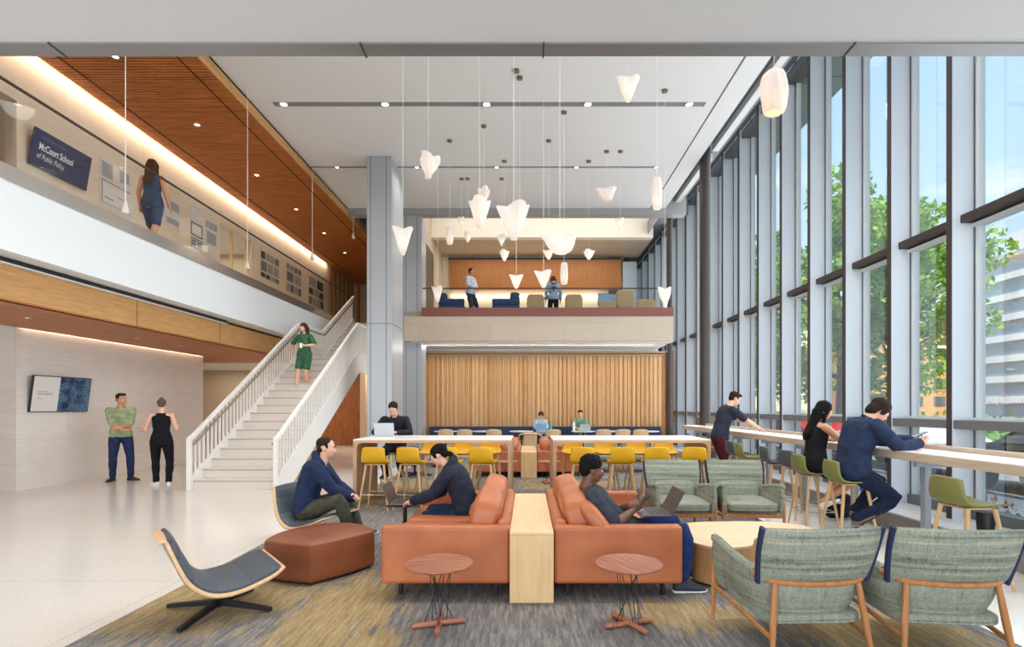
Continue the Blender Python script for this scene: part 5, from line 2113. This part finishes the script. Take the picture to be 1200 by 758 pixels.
    nd = (Mh @ Matrix.Rotation(R(-neckf - head[0] * 0.3), 3, 'X')) @ V((0, 0, 1))
    NB = P4
    NT = NB + nd * 0.022 * S
    HC = NT + nd * 0.012 * S + Mh_ @ V((0, 0.012, 0.052)) * S

    def hp_(x, y, z):
        return HC + Mh_ @ (V((x, y, z)) * S)

    # ------------------------------------------------ body
    mb_ = MB()
    torso(mb_, 0.0)
    for A in arms:
        arm(mb_, A)
    for A in legs:
        leg(mb_, A)
    limb(mb_, [P3, NB, NT, hp_(0, -0.008, -0.03)], [0.036 * S * fr, 0.034 * S * fr, 0.031 * S * fr, 0.03 * S * fr])
    mb_.sup(hp_(0, -0.010, 0.018), (0.0425 * S, 0.053 * S, 0.046 * S), 1, 1, Mh_)
    mb_.sup(hp_(0, 0.010, -0.012), (0.0345 * S * (0.95 if f else 1), 0.040 * S, 0.046 * S), 0.9, 0.85, Mh_)
    mb_.sup(hp_(0, 0.018, -0.042), (0.023 * S * (0.88 if f else 1.08), 0.027 * S, 0.018 * S), 0.9, 0.9, Mh_)
    mb_.sup(hp_(0, 0.038, 0.014), (0.026 * S, 0.010 * S, 0.006 * S), 1, 1, Mh_)
    limb(mb_, [hp_(0, 0.044, 0.006), hp_(0, 0.053, -0.008), hp_(0, 0.057, -0.014)], [0.0045 * S, 0.0055 * S, 0.0068 * S], n=8)
    mb_.sup(hp_(0, 0.050, -0.0165), (0.0095 * S, 0.005 * S, 0.004 * S), 1, 1, Mh_)
    mb_.sup(hp_(0, 0.048, -0.029), (0.013 * S, 0.005 * S, 0.0052 * S), 1, 1, Mh_)
    for s in (-1, 1):
        mb_.sup(hp_(s * 0.0425, -0.006, -0.006), (0.0045 * S, 0.011 * S, 0.017 * S), 1, 1, Mh_ @ Matrix.Rotation(s * R(-12), 3, 'Z'))
        mb_.sup(hp_(s * 0.024, 0.028, -0.010), (0.012 * S, 0.012 * S, 0.012 * S), 1, 1, Mh_)
    for i, (s, sh, el, wr) in enumerate(arms):
        h = (wr - el).normalized()
        if hdir[i] is not None:
            h = V(hdir[i]).normalized()
        n = V(palm[i]) if palm[i] is not None else V((-s * 0.8, 0, -0.6))
        n = (n - h * n.dot(h)).normalized()
        th = h.cross(n) if s > 0 else n.cross(h)
        k = S * (0.9 if f else 1.0)
        loft(mb_, [(wr - h * 0.012 * k, th * 0.0155 * k, n * 0.012 * k), (wr + h * 0.006 * k, th * 0.017 * k, n * 0.012 * k),
                   (wr + h * 0.030 * k, th * 0.0235 * k, n * 0.0115 * k), (wr + h * 0.054 * k, th * 0.0245 * k, n * 0.0085 * k)], n=14)
        c0 = R(curl[i])
        for off, ln in ((0.0185, 0.041), (0.0065, 0.046), (-0.0060, 0.043), (-0.0175, 0.034)):
            b0 = wr + h * (0.050 - abs(off) * 0.15) * k + th * off * k
            pts = [b0]
            a_ = 0.0
            dcur = h + th * off * 2.5
            ax = h.cross(n).normalized()
            for fr_, ca in ((0.45, 0.6), (0.30, 1.3), (0.25, 1.0)):
                a_ += c0 * ca
                dd = (h * math.cos(a_) + n * math.sin(a_) + th * off * 3).normalized()
                pts.append(pts[-1] + dd * ln * fr_ * k)
            rf_ = max(0.0046 * k, vox * 0.75)
            limb(mb_, pts, [rf_ * 1.1, rf_ * 1.02, rf_, rf_ * 0.9], n=8)
        tb = wr + h * 0.016 * k + th * 0.016 * k
        d_ = (h * 0.62 + th * 0.62 + n * 0.35).normalized()
        d__ = (h * 0.8 + th * 0.25 + n * 0.5).normalized()
        rf_ = max(0.0056 * k, vox * 0.8)
        limb(mb_, [tb, tb + d_ * 0.028 * k, tb + d_ * 0.028 * k + d__ * 0.024 * k], [rf_ * 1.5, rf_ * 1.1, rf_], n=8)
    # bare feet are inside the shoes: a short stump keeps the body closed
    sculpt('body', mb_, vox, SKINS[skin], t, 3)
    # eyes, brows, mouth
    for s in (-1, 1):
        e_ = MB().sup(hp_(s * 0.0165, 0.0415, 0.004), (0.0075 * S, 0.006 * S, 0.0048 * S), 1, 1, Mh_, nu=12, nv=8).build('eye', EYEW, t)
        MB().sup(hp_(s * 0.0165, 0.0462, 0.004), (0.0034 * S, 0.0022 * S, 0.0036 * S), 1, 1, Mh_, nu=10, nv=6).build('iris', IRIS, e_)
        MB().tube([hp_(s * 0.008, 0.0475, 0.0145), hp_(s * 0.017, 0.0485, 0.0175), hp_(s * 0.027, 0.042, 0.0145)], 0.0022 * S, 6).build('eyebrow', HAIRS[hair[1]], t)
    MB().sup(hp_(0, 0.0505, -0.029), (0.0115 * S, 0.0035 * S, 0.0034 * S), 1, 1, Mh_, nu=14, nv=8).build('mouth', LIPS, t)

    # ------------------------------------------------ hair
    st, hc = hair
    hb = MB()
    hd_ = None
    if st in ('short', 'crop', 'quiff'):
        k = {'short': 1.0, 'crop': 0.965, 'quiff': 1.0}[st]
        hb.sup(hp_(0, -0.020, 0.029), (0.0465 * S * k, 0.055 * S * k, 0.043 * S * k), 1, 1, Mh_)
        hb.sup(hp_(0, -0.036, -0.004), (0.038 * S * k, 0.028 * S, 0.034 * S), 1, 1, Mh_)
        for s in (-1, 1):
            hb.sup(hp_(s * 0.038, 0.000, 0.012), (0.006 * S, 0.014 * S, 0.018 * S), 1, 1, Mh_)
        if st == 'quiff':
            hb.sup(hp_(0, 0.018, 0.056), (0.034 * S, 0.028 * S, 0.016 * S), 1, 1, Mh_)
        hd_ = (0.003, 60)
    elif st == 'curly':
        hb.sup(hp_(0, -0.016, 0.030), (0.050 * S, 0.057 * S, 0.046 * S), 1, 1, Mh_)
        hb.sup(hp_(0, -0.040, 0.002), (0.046 * S, 0.032 * S, 0.042 * S), 1, 1, Mh_)
        rr = random.Random(4)
        for _ in range(130):
            a, b_ = rr.uniform(0, 2 * PI), rr.uniform(-0.5, 1)
            c_ = math.sqrt(1 - min(1, b_ * b_))
            q = (0.049 * math.cos(a) * c_, -0.016 + 0.055 * math.sin(a) * c_, 0.030 + 0.045 * b_)
            if q[1] > 0.022 and q[2] < 0.045:
                continue
            hb.sup(hp_(*q), (0.008 * S,) * 3, 1, 1, Mh_, nu=8, nv=6)
        hd_ = (0.004, 90)
    elif st in ('long', 'longwavy'):
        hb.sup(hp_(0, -0.015, 0.026), (0.050 * S, 0.058 * S, 0.048 * S), 1, 1, Mh_)
        back = hp_(0, -0.05, -0.01)
        dn = (V((0, 0, -1)) + y2 * -0.12).normalized()
        loft(hb, [(hp_(0, -0.034, 0.02), x2 * 0.048 * S, y2 * 0.034 * S), (back, x2 * 0.052 * S, y2 * 0.030 * S),
                  (P4 - y2 * 0.035 * S, x2 * 0.058 * S, y2 * 0.026 * S), (P3 - y2 * 0.055 * S - d2 * 0.04 * S, x2 * 0.060 * S, y2 * 0.022 * S),
                  (P2 - y2 * 0.080 * S - d2 * 0.02 * S, x2 * 0.045 * S, y2 * 0.016 * S), (P2 - y2 * 0.080 * S - d2 * 0.07 * S, x2 * 0.02 * S, y2 * 0.008 * S)])
        for s in (-1, 1):
            limb(hb, [hp_(s * 0.040, 0.004, 0.03), hp_(s * 0.048, -0.004, -0.01), hp_(s * 0.048, -0.012, -0.05), P4 + x2 * s * 0.058 * S - d2 * 0.04 * S + y2 * 0.0 * S], [0.012 * S, 0.014 * S, 0.015 * S, 0.010 * S])
        hd_ = (0.007, 22) if st == 'longwavy' else (0.003, 25)
    elif st == 'ponytail':
        hb.sup(hp_(0, -0.015, 0.024), (0.047 * S, 0.057 * S, 0.045 * S), 1, 1, Mh_)
        hb.sup(hp_(0, -0.038, -0.002), (0.038 * S, 0.026 * S, 0.034 * S), 1, 1, Mh_)
        for s in (-1, 1):
            hb.sup(hp_(s * 0.037, 0.012, 0.012), (0.008 * S, 0.016 * S, 0.024 * S), 1, 1, Mh_)
        limb(hb, [hp_(0, -0.056, -0.010), hp_(0, -0.072, -0.028), hp_(0, -0.076, -0.060), hp_(0, -0.070, -0.10)], [0.014 * S, 0.018 * S, 0.016 * S, 0.007 * S])
        hd_ = (0.002, 40)
    elif st == 'bun':
        hb.sup(hp_(0, -0.016, 0.024), (0.046 * S, 0.056 * S, 0.044 * S), 1, 1, Mh_)
        hb.sup(hp_(0, -0.038, -0.004), (0.036 * S, 0.024 * S, 0.030 * S), 1, 1, Mh_)
        hb.sup(hp_(0, -0.042, 0.068), (0.020 * S, 0.019 * S, 0.016 * S), 1, 1, Mh_)
        hd_ = (0.002, 50)
    elif st == 'bob':
        hb.sup(hp_(0, -0.015, 0.026), (0.051 * S, 0.060 * S, 0.048 * S), 1, 1, Mh_)
        hb.sup(hp_(0, -0.040, -0.018), (0.046 * S, 0.030 * S, 0.042 * S), 0.9, 0.9, Mh_)
        for s in (-1, 1):
            hb.sup(hp_(s * 0.042, 0.004, 0.004), (0.011 * S, 0.020 * S, 0.034 * S), 1, 1, Mh_)
        hd_ = (0.004, 35)
    sculpt('hair', hb, max(0.007, vox * 0.9), HAIRS[hc], t, 2, hd_)

    # ------------------------------------------------ clothing
    if bottom:
        bm_, upto, loose = bottom
        b_ = MB()
        torso(b_, 0.010, 0, 4)
        for A in legs:
            leg(b_, A, 0.010, upto, loose)
        sculpt('shorts' if upto < 0.6 else 'trousers', b_, max(vox, 0.009), bm_, t, 3, (0.005, 16))
    if top:
        tm, sleeve, kind = top
        b_ = MB()
        e = {'tank': 0.012, 'tee': 0.015, 'shirt': 0.017, 'jacket': 0.030, 'blazer': 0.030}[kind]
        lo = {'tank': 1, 'tee': 1, 'shirt': 1, 'jacket': 1, 'blazer': 0}[kind]
        torso(b_, e, lo, 9, 0.012 if kind in ('shirt', 'blazer', 'tee') else 0.0, kind == 'tank')
        if sleeve > 0:
            for A in arms:
                arm(b_, A, e * 0.8, sleeve, 0.010 if sleeve < 0.5 else 0.002)
        if kind == 'jacket':
            limb(b_, [P4 - y2 * 0.045 * S - x2 * 0.03 * S, P4 - y2 * 0.055 * S + d2 * 0.012 * S, P4 - y2 * 0.045 * S + x2 * 0.03 * S], [0.026 * S, 0.032 * S, 0.026 * S])
            for s in (-1, 1):
                limb(b_, [P4 + x2 * s * 0.038 * S - y2 * 0.03 * S, P4 + x2 * s * 0.044 * S + y2 * 0.01 * S - d2 * 0.008 * S, P3 + x2 * s * 0.02 * S + y2 * 0.05 * S - d2 * 0.0 * S], [0.02 * S, 0.018 * S, 0.012 * S])
        elif kind in ('shirt', 'blazer'):
            for s in (-1, 1):
                limb(b_, [P4 - y2 * 0.038 * S + d2 * 0.004 * S, P4 + x2 * s * 0.036 * S + d2 * 0.002 * S, P4 + x2 * s * 0.02 * S + y2 * 0.04 * S - d2 * 0.022 * S], [0.009 * S, 0.010 * S, 0.007 * S])
        elif kind == 'tee':
            limb(b_, [P4 - y2 * 0.034 * S - d2 * 0.006 * S, P4 + x2 * 0.036 * S - d2 * 0.006 * S, P4 + y2 * 0.034 * S - d2 * 0.014 * S, P4 - x2 * 0.036 * S - d2 * 0.006 * S, P4 - y2 * 0.034 * S - d2 * 0.006 * S], [0.008 * S] * 5)
        nm = {'tank': 'tank_top', 'tee': 't_shirt', 'shirt': 'shirt', 'jacket': 'jacket', 'blazer': 'blazer'}[kind]
        sculpt(nm, b_, max(vox, 0.009), tm, t, 3, (0.006 if kind != 'tank' else 0.003, 13))
        if kind in ('shirt',):
            bt = MB()
            for q in (0.25, 0.5, 0.75):
                c_ = P1.lerp(P3, q) + ym * (chd + e + 0.004)
                bt.sup(c_, (0.006, 0.003, 0.006), 1, 1, nu=8, nv=6)
            bt.build('button', base('button_pale', (200, 196, 186), 0.4), t)
        if kind == 'blazer':
            c_ = P3 + y2 * (0.052 * S)
            MB().sup(c_ - d2 * 0.02 * S, (0.03 * S, 0.012 * S, 0.05 * S), 0.8, 0.8, Mh).build('shirt_front', base('shirt_blue', (150, 176, 214), 0.8), t)
    if shoes:
        for i, (s, hp0, kn, an) in enumerate(legs):
            M = Matrix.Rotation(R(fyaw[i]), 3, 'Z') @ Matrix.Rotation(R(-fpitch[i]), 3, 'X')
            fd, up, sd = M @ V((0, 1, 0)), M @ V((0, 0, 1)), M @ V((1, 0, 0))
            sole = an - up * az
            k = S * (0.92 if f else 1.0)
            b_ = MB()
            rs = []
            for (d_, hw, hh) in ((-0.040, 0.012, 0.022), (-0.036, 0.019, 0.040), (-0.015, 0.024, 0.050), (0.012, 0.026, 0.049), (0.045, 0.028, 0.036), (0.082, 0.030, 0.026), (0.108, 0.024, 0.020), (0.122, 0.010, 0.012)):
                rs.append((sole + fd * d_ * k + up * (hh * 0.5 * k + 0.004), sd * hw * k, up * hh * 0.5 * k))
            loft(b_, rs, 18, 0.8)
            limb(b_, [an - up * 0.01 * k, an + (kn - an).normalized() * 0.03 * k], [0.024 * k, 0.022 * k])
            so = sculpt('shoe', b_, 0.009, shoes[0], t, 2)
            b_ = MB()
            rs = []
            for (d_, hw) in ((-0.042, 0.012), (-0.037, 0.021), (-0.012, 0.026), (0.03, 0.027), (0.082, 0.031), (0.110, 0.025), (0.125, 0.010)):
                rs.append((sole + fd * d_ * k + up * 0.0062 * k, sd * hw * k, up * 0.0065 * k))
            loft(b_, rs, 16, 0.7)
            b_.build('sole', shoes[1], so)
    info = dict(HC=HC, Mh=Mh_, P0=P0, P2=P2, P3=P3, P4=P4, x2=x2, y2=y2, d2=d2, arms=arms, legs=legs, S=S)
    return t, info


def phone(t_loc, rot, label):
    o = empty('phone', t_loc, 0, label, 'phone')
    o.rotation_euler = rot
    MB().box(-0.037, 0.037, -0.076, 0.076, 0, 0.009).build('case', BLACKP, o, bevel=0.004)
    MB().box(-0.033, 0.033, -0.071, 0.071, 0.0091, 0.0098).build('screen', base('phone_glass', (50, 56, 66), 0.1), o)
    return o


# ---- 1, 2: the pair chatting at the stone wall
person('man in a green polo shirt and dark jeans standing by the stone wall', (-8.26, 10.75, 0), R(-140), 1.78, 'm', wide=1.0,
       lh=(0.02, 0.25, 1.08), rh=(-0.02, 0.26, 1.04), le=(-0.45, -0.5, -1), re=(0.45, -0.5, -1), head=(2, 30, 0), curl=(50, 55),
       lf=(-0.16, 0.05), rf=(0.13, -0.04), fyaw=(35, -25), skin='tan', hair=('quiff', 'darkbrown'), top=(cloth('polo', (164, 178, 138)), 0.42, 'shirt'),
       bottom=(cloth('jeans', (42, 58, 92)), 0.97, 0.004), shoes=(SHOEB, base('sole_dark', (60, 54, 50), 0.8)), hdir=((0.8, 0.4, -0.1), (-0.8, 0.4, 0)))
person('standing woman in black tank top and black trousers and hair bun, seen from behind', (-6.95, 10.05, 0), R(28), 1.66, 'f',
       lh=(-0.36, 0.26, 1.08), rh=(0.24, 0.24, 1.06), le=(-0.1, -0.4, -1), re=(0.3, -0.5, -1), head=(4, 6, 0),
       lf=(-0.09, 0.06), rf=(0.12, -0.06), fyaw=(38, 10), skin='light', hair=('bun', 'greybrown'), top=(cloth('tank_black', (24, 26, 34)), 0, 'tank'),
       bottom=(cloth('pants_black', (26, 28, 34)), 0.97, 0.004), shoes=(SHOEW, SOLEW), palm=((0, 0, 1), (-1, 0, 0)))
# ---- 3: woman on the mezzanine
person('woman in a blue sleeveless top and shorts walking away on the mezzanine', (-6.98, 9.85, Z2), R(6), 1.70, 'f',
       lh=(-0.24, 0.04, 0.84), rh=(0.27, 0.06, 0.85), le=(-0.3, -1, 0), re=(0.3, -1, 0), lf=(-0.08, 0.16), rf=(0.09, -0.22), fpitch=(0, -20),
       skin='tan', hair=('longwavy', 'brown'), top=(cloth('blue_top', (64, 84, 120)), 0, 'tank'), bottom=(cloth('blue_short', (62, 80, 118)), 0.44, 0.012), shoes=(SHOEW, SOLEW), curl=(20, 20), head=(0, 0, 0), neckf=4)
# ---- 4: woman on the stair
t_, inf = person('woman in a green short romper walking down the stair with a white cup', (-5.42, 12.86, 11 * ZL / NR + rise * 0.0), R(172), 1.64, 'f',
                 lh=(-0.16, 0.26, 1.06), rh=(0.30, 0.02, 0.92), le=(-0.8, -0.5, -0.4), re=(0.8, -0.5, 0), curl=(48, 20), palm=((1, 0.2, 0), (-1, 0, 0)),
                 lf=(-0.06, -0.05, 0.079 + 0.0), rf=(0.08, 0.24, 0.079 - rise * 1.0 + 0.0), fpitch=(0, 0), head=(6, -14, 0), skin='light', hair=('long', 'brown'),
                 top=(cloth('romper', (66, 112, 84)), 0.40, 'tee'), bottom=(cloth('romper_b', (64, 110, 82)), 0.36, 0.03), shoes=(SHOEW, SOLEW))
wr = inf['arms'][0][3]
cupw = t_.location + Matrix.Rotation(R(172), 3, 'Z') @ (wr + V((0.045, 0.085, -0.02)))
c_ = empty('coffee_cup', cupw, 0, 'white paper cup in the hand of the woman on the stair', 'cup')
MB().lathe([(0, -0.05), (0.028, -0.05), (0.038, 0.05), (0, 0.05)], n=20).build('cup_body', base('paper_white', (240, 238, 234), 0.6), c_)
MB().lathe([(0, 0.05), (0.040, 0.05), (0.038, 0.062), (0, 0.064)], n=20).build('lid', SOLEW, c_)
# ---- 5: man in the swivel chair
person('man in a navy hooded jacket sitting in a swivel chair with clasped hands', (-2.34, 5.92, 0.008), R(-78), 1.74, 'm', pz=0.36, py=-0.12, lean=(4, 34),
       neckf=-12, head=(-26, -4, 0), lh=(0.00, 0.36, 0.49), rh=(0.03, 0.36, 0.46), le=(-0.9, -0.3, -0.5), re=(0.9, -0.3, -0.5), curl=(60, 60), hdir=((0.7, 0.7, -0.1), (-0.7, 0.7, 0)),
       lf=(-0.17, 0.42), rf=(0.17, 0.36), lk=(-0.25, 0.3, 1), rk=(0.25, 0.3, 1), skin='light', hair=('crop', 'darkbrown'), top=(cloth('navy_jacket', (40, 52, 84)), 1.0, 'jacket'),
       bottom=(cloth('olive_pants', (78, 76, 62)), 1.0, 0.008), vox=0.008)
# ---- 6: woman on the left sofa
person('woman in a dark jacket and jeans with a black ponytail typing on the left sofa', (-0.64, 5.30, 0.008), R(86), 1.60, 'f', pz=0.43, py=-0.03, lean=(10, 38), neckf=4, head=(-10, 0, 0),
       lh=(-0.08, 0.50, 0.555), rh=(0.09, 0.48, 0.555), le=(-0.5, -0.6, -0.7), re=(0.5, -0.6, -0.7), lf=(-0.08, 0.55), rf=(0.12, 0.50), lk=(-0.1, 0.3, 1), rk=(0.1, 0.3, 1),
       skin='light', hair=('ponytail', 'black'), top=(cloth('dark_jacket', (42, 48, 62)), 0.96, 'jacket'), bottom=(cloth('jeans_dark', (40, 54, 84)), 1.0, 0.006), shoes=(SHOEB, SHOEB),
       palm=((0, 0, -1), (0, 0, -1)), vox=0.008)
# ---- 7: man on the right sofa
t_, inf = person('man in dark t-shirt and blue trousers lounging on the right sofa with a phone', (0.60, 4.50, 0.008), R(-90), 1.70, 'm', pz=0.43, py=0.27, lean=(-53, -33), neckf=50, head=(44, 4, 0),
                 lh=(0.02, 0.27, 0.66), rh=(0.06, 0.29, 0.62), le=(-0.8, -0.2, -0.8), re=(0.8, -0.3, -0.9), curl=(45, 55), palm=((0.4, -0.3, 1), (-0.3, -0.6, 0.7)), hdir=((0.2, 0.9, 0.3), (-0.1, 0.8, 0.4)),
                 lf=(-0.12, 0.76), rf=(0.24, 0.64), lk=(-0.2, 0.5, 1), rk=(0.10, 0.5, 1), fyaw=(10, 5), skin='dark', hair=('curly', 'black'), top=(cloth('charcoal_tee', (60, 66, 76)), 0.44, 'tee'),
                 bottom=(cloth('blue_pants', (40, 58, 110)), 0.92, 0.012), shoes=(base('trainer_navy', (40, 46, 60), 0.7), SOLEW), vox=0.007)
# ---- 8: man at the high table
person('man in a black shirt sitting at the left high table behind a silver laptop', (-2.36, 9.50, 0.008), R(180), 1.78, 'm', pz=0.77, lean=(2, 16), neckf=14, head=(24, 0, 0),
       lh=(-0.12, 0.40, 1.05), rh=(0.16, 0.40, 1.05), le=(-0.9, -0.3, -0.6), re=(0.9, -0.3, -0.6), lf=(-0.12, 0.12, 0.33), rf=(0.12, 0.22, 0.33), lk=(-0.15, 1, 0.5), rk=(0.15, 1, 0.5),
       skin='light', hair=('short', 'darkbrown'), top=(cloth('black_shirt', (38, 40, 48)), 1.0, 'shirt'), bottom=(cloth('navy_pants', (34, 40, 58)), 1.0, 0.004), palm=((0, 0, -1), (0, 0, -1)))
# ---- 9: standing man at the window bar
person('man in a dark t-shirt and maroon trousers standing and leaning over the window bar', (3.55, 9.62, 0), R(-84), 1.84, 'm', lean=(12, 26), py=-0.06, neckf=12, head=(6, 0, 0),
       lh=(-0.05, 0.66, 1.12), rh=(0.22, 0.60, 1.10), le=(-0.4, -0.2, -1), re=(0.4, -0.2, -1), lf=(-0.12, 0.0), rf=(0.13, -0.12), skin='light', hair=('quiff', 'darkbrown'),
       top=(cloth('slate_tee', (52, 56, 72)), 0.40, 'tee'), bottom=(cloth('maroon_pants', (92, 38, 48)), 1.0, 0.004), palm=((0, 0, -1), (0, 0, -1)), shoes=(SHOEB, SOLEW))
# ---- 10: seated woman at the window bar
person('woman in a black tank top with long dark hair sitting at the window bar', (3.55, 6.57, 0), R(-92), 1.66, 'f', pz=0.79, py=0.02, lean=(2, 10), neckf=10, head=(8, 2, 0),
       lh=(-0.12, 0.52, 1.09), rh=(0.12, 0.50, 1.08), le=(-0.6, -0.4, -0.8), re=(0.6, -0.4, -0.9), lf=(-0.10, 0.22, 0.36), rf=(0.10, 0.06, 0.34), lk=(-0.1, 1, 0.4), rk=(0.1, 1, 0.3), fpitch=(0, -30),
       skin='tan', hair=('longwavy', 'black'), top=(cloth('tank_black2', (30, 30, 36)), 0, 'tank'), bottom=(cloth('shorts_black', (30, 30, 38)), 0.42, 0.012), shoes=(SHOEW, SOLEW), palm=((0, 0, -1), (0, 0, -1)))
# ---- 11: man in the blazer
t_, inf = person('man in a navy blazer with swept back hair sitting at the window bar', (3.55, 5.85, 0), R(-92), 1.84, 'm', pz=0.80, py=0.04, lean=(6, 30), neckf=16, head=(14, -4, 0), wide=1.10,
                 lh=(-0.02, 0.66, 1.13), rh=(0.20, 0.62, 1.11), le=(-0.5, -0.3, -0.9), re=(0.6, -0.3, -0.9), lf=(-0.14, 0.16, 0.34), rf=(0.12, 0.02, 0.30), lk=(-0.2, 1, 0.3), rk=(0.15, 1, 0.2), fpitch=(-10, -35),
                 skin='light', hair=('bob', 'darkbrown'), top=(cloth('navy_blazer', (44, 56, 86)), 1.0, 'blazer'), bottom=(cloth('navy_trousers', (36, 44, 70)), 1.0, 0.008), shoes=(SHOEG, SHOEB), palm=((0.2, 0, 1), (-0.4, 0, 0.8)), curl=(40, 40), vox=0.008)
# ---- 12, 13: the two on the bench
person('person in a pale blue top sitting on the navy bench behind a light blue laptop', (0.44, 17.28, 0), R(180), 1.66, 'f', pz=0.57, lean=(0, 10), head=(16, 0, 0), lh=(-0.10, 0.42, 0.80), rh=(0.10, 0.42, 0.80),
       lf=(-0.1, 0.42), rf=(0.1, 0.42), lk=(0, 0.3, 1), rk=(0, 0.3, 1), skin='light', hair=('bob', 'brown'), top=(cloth('pale_blue', (170, 200, 216)), 0.9, 'shirt'), bottom=(cloth('jeans2', (50, 62, 90)), 1.0, 0.004), vox=0.011)
person('person in a green top sitting on the navy bench behind a silver laptop', (1.72, 17.28, 0), R(180), 1.72, 'm', pz=0.58, lean=(0, 8), head=(14, 0, 0), lh=(-0.10, 0.42, 0.80), rh=(0.12, 0.42, 0.80),
       lf=(-0.1, 0.42), rf=(0.1, 0.42), lk=(0, 0.3, 1), rk=(0, 0.3, 1), skin='light', hair=('short', 'darkbrown'), top=(cloth('sage_green', (120, 156, 134)), 0.44, 'tee'), bottom=(cloth('jeans3', (54, 60, 74)), 1.0, 0.004), vox=0.011)
# ---- 14, 15: balcony
person('man in a white shirt and dark trousers standing on the balcony', (-1.92, 17.95, Z2), R(-120), 1.80, 'm', lh=(0.02, 0.26, 1.08), rh=(0.06, 0.24, 1.05), le=(-0.9, -0.5, -0.5), re=(0.9, -0.5, -0.5), curl=(50, 50), head=(6, 0, 0),
       lf=(-0.12, 0.1), rf=(0.12, 0), skin='mid', hair=('short', 'black'), top=(cloth('white_shirt', (214, 222, 238)), 0.46, 'shirt'), bottom=(cloth('dark_pants', (60, 64, 78)), 1.0, 0.01), vox=0.011)
person('person in a light denim jacket standing with back to the camera on the balcony', (0.91, 18.5, Z2), R(4), 1.68, 'f', lh=(-0.26, 0.06, 0.84), rh=(0.26, 0.06, 0.84), head=(8, 8, 0), skin='mid', hair=('long', 'brown'),
       top=(cloth('denim_light', (136, 166, 194)), 0.95, 'jacket'), bottom=(cloth('black_jeans', (34, 36, 46)), 1.0, 0.004), vox=0.011)

# laptop on the lap and the two phones
o = laptop((1.05, 4.48, 0.605), R(-90), 'open charcoal laptop resting on the legs of the man on the right sofa', (78, 78, 86), open_=118, rx=0.0, w=0.36, dpt=0.26)
phone((0.97, 4.44, 0.71), (R(40), R(0), R(-80)), 'black phone held by the man on the right sofa')
phone((4.30, 5.80, 1.19), (R(25), R(0), R(-92)), 'black phone held by the man in the navy blazer')

bpy.data.scenes.remove(WORK)
